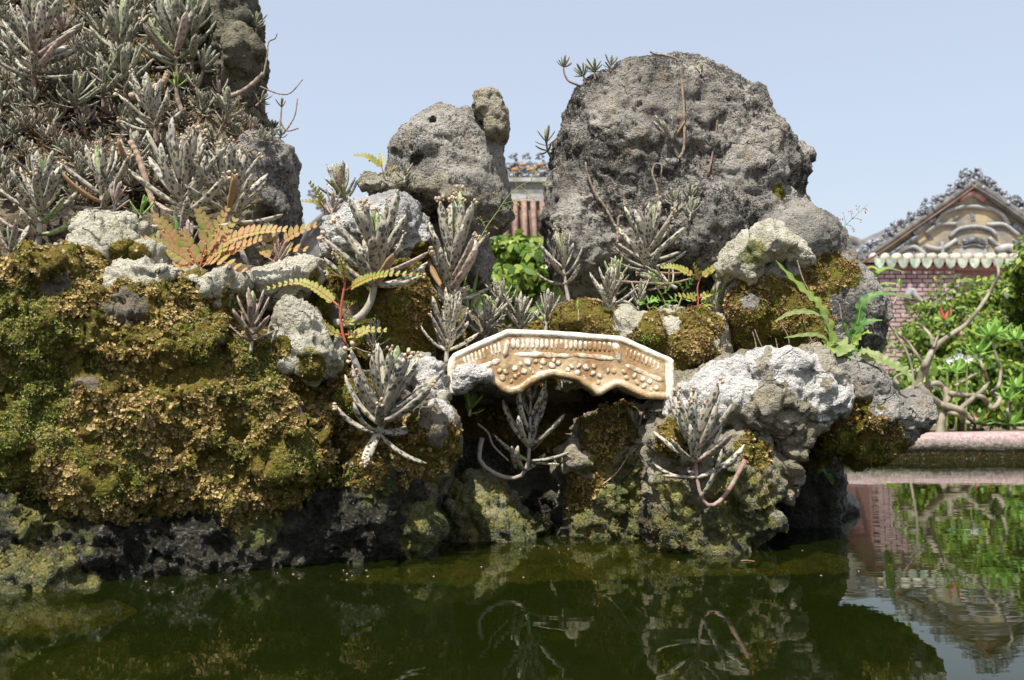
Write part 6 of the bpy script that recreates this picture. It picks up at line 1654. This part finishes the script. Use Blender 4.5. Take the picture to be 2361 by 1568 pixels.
for i, (pth, w, mt) in enumerate([
    ([(2150, 520), (2175, 490), (2235, 478), (2295, 490), (2320, 520)], 5, 'greyplaster'), ([(2185, 548), (2205, 530), (2240, 524), (2275, 530), (2292, 545)], 4.5, 'greyplaster'),
    ([(2130, 540), (2160, 520), (2200, 518)], 4.5, 'greyplaster'), ([(2270, 520), (2310, 520), (2345, 545)], 4.5, 'greyplaster'), ([(2130, 570), (2165, 575), (2200, 555)], 5, 'greyplaster'),
    ([(2275, 550), (2300, 570), (2340, 575)], 5, 'greyplaster'), ([(2060, 585), (2100, 570), (2130, 590)], 5, 'greyplaster'), ([(2090, 600), (2130, 592), (2170, 598)], 5, 'stone_d'), ([(2030, 595), (2060, 580), (2085, 560), (2110, 548)], 6, 'mosaic'), ([(2100, 540), (2125, 520), (2150, 505)], 7, 'mosaic'),
    ([(2330, 520), (2360, 540), (2390, 560)], 8, 'mosaic'), ([(2168, 560), (2168, 580), (2170, 598)], 5, 'greyplaster'), ([(2215, 560), (2240, 555), (2265, 560)], 7, 'mosaic'), ([(2215, 572), (2240, 566), (2262, 572)], 3, 'stone_d'), ([(2290, 580), (2320, 572), (2345, 590)], 9, 'greyplaster'), ([(2205, 462), (2235, 448), (2265, 462)], 9, 'redp')]):
    v, f = tube(spline([T(x, y, -0.08) - g0 for x, y in pth], 12), w * S, 6); link('relief', mesh('relief', v, f, M[mt]), hall)
for q in range(34):
    r = random.Random(q + 300); fx = r.uniform(2040, 2400); top = 470 + abs(fx - 2235) * 0.62
    if top > 590: continue
    o = link('relief', LUM[q % 5], hall); o.location = V3(T(fx, r.uniform(top + 12, 596), -0.05) - g0); o.scale = [r.uniform(0.35, 0.65)] * 3; o.rotation_euler = (0, r.random() * 6, 0)
slab_poly('niche', [(2205, 575), (2270, 575), (2275, 600), (2200, 600)], -0.075, 0.0, 'greyplaster', hall, g0)
v, f = tube(spline([T(1930, 625, 1.0) - g0, T(1945, 565, 1.0) - g0, T(1975, 537, 1.0) - g0, T(2010, 535, 1.0) - g0, T(2060, 560, 1.0) - g0], 14), np.linspace(15, 15, 14) * S, 8)
link('roof_ridge', mesh('roof_ridge', v, f, M['stone_d']), hall)
slab_poly('roof_side', [(1930, 640), (1948, 575), (1990, 548), (2060, 562), (2160, 490), (2232, 440), (2320, 500), (2460, 600), (2460, 640)], 0.7, 5.0, 'stone_d', hall, g0)
v, f = tube(spline([T(2085, 690, -.1) - g0, T(2095, 668, -.1) - g0, T(2110, 690, -.1) - g0, T(2130, 700, -.1) - g0], 8), np.linspace(9, 4, 8) * S, 6)
link('wall_ornament', mesh('wall_ornament', v, f, M['greyplaster']), hall)

g1 = T(1200, 900); g1[2] = 0
hall2 = empty('temple_hall', g1); tag(hall2, 'temple hall with brown tiled roof and openwork ridge seen between the tall rocks', 'temple')
slab_poly('roof_slope', [(880, 470), (1420, 470), (1480, 600), (820, 600)], -0.2, 2.0, 'rtile', hall2, g1)
for i in range(26):
    x = 900 + 20.5 * i
    v, f = tube([T(x, 470, -0.25) - g1, T(x + (x - 1150) * 0.06, 598, -0.5) - g1], 6.5 * S, 7); link('tile_row', mesh('tile_row', v, f, M['rtile']), hall2)
slab_poly('ridge_wall', [(880, 424), (1420, 424), (1420, 456), (880, 456)], -0.15, 0.4, 'stone_d', hall2, g1)
slab_poly('ridge_band', [(876, 455), (1424, 455), (1424, 471), (876, 471)], -0.28, 0.5, 'greyplaster', hall2, g1)
slab_poly('ridge_cap', [(876, 416), (1424, 416), (1424, 425), (876, 425)], -0.22, 0.45, 'greyplaster', hall2, g1)
slab_poly('wall', [(860, 597), (1440, 596), (1440, 1000), (860, 1000)], 0.2, 4.0, 'stone_d', hall2, g1)
LU2 = [lumpy(0, 14 * S, 'stone_d', 200 + s) for s in range(4)]
for i in range(34):
    x = 900 + 15.5 * i
    o = link('ornament', LU2[i % 4], hall2); o.location = V3(T(x, 404, 0) - g1); o.scale = [1.0] * 3
    o = link('ornament', LU2[(i + 1) % 4], hall2); o.location = V3(T(x + 8, 384, 0) - g1); o.scale = [1.0] * 3
    if i % 2 == 0:
        o = link('ornament', LUM[i % 5], hall2); o.location = V3(T(x + 4, 362, 0) - g1); o.scale = [0.75] * 3
for x in (1188, 1226, 1206, 1246):
    mb = MB().ball((0, 0, 0), (9 * S, 6 * S, 5 * S), 8, 5); o = link('roundel', mesh('roundel', mb.v, mb.f, M['otile']), hall2); o.location = V3(T(x, 396 if x in (1188, 1226) else 385, -0.15) - g1)
g2 = T(720, 900); g2[2] = 0
hall3 = empty('temple_wing', g2); tag(hall3, 'dark sloping temple roof end peeping out left of the white coral rock', 'temple')
slab_poly('roof_slope', [(672, 590), (690, 545), (725, 505), (765, 478), (840, 470), (840, 640), (672, 640)], 0.3, 3.0, 'stone_d', hall3, g2)
v, f = tube(spline([T(668, 592, .2) - g2, T(695, 540, .2) - g2, T(730, 500, .2) - g2, T(780, 470, .2) - g2], 12), 8 * S, 6); link('verge', mesh('verge', v, f, M['stone_d']), hall3)
for x, y, s in ((716, 440, 1.0), (728, 455, 1.2), (740, 470, 1.3), (688, 505, .9), (680, 520, 1.1)):
    o = link('ornament', LU2[int(x) % 4], hall3); o.location = V3(T(x, y, .2) - g2); o.scale = [s * 0.9] * 3
slab_poly('wall', [(700, 638), (840, 638), (840, 1000), (700, 1000)], 0.5, 3.0, 'stone_d', hall3, g2)
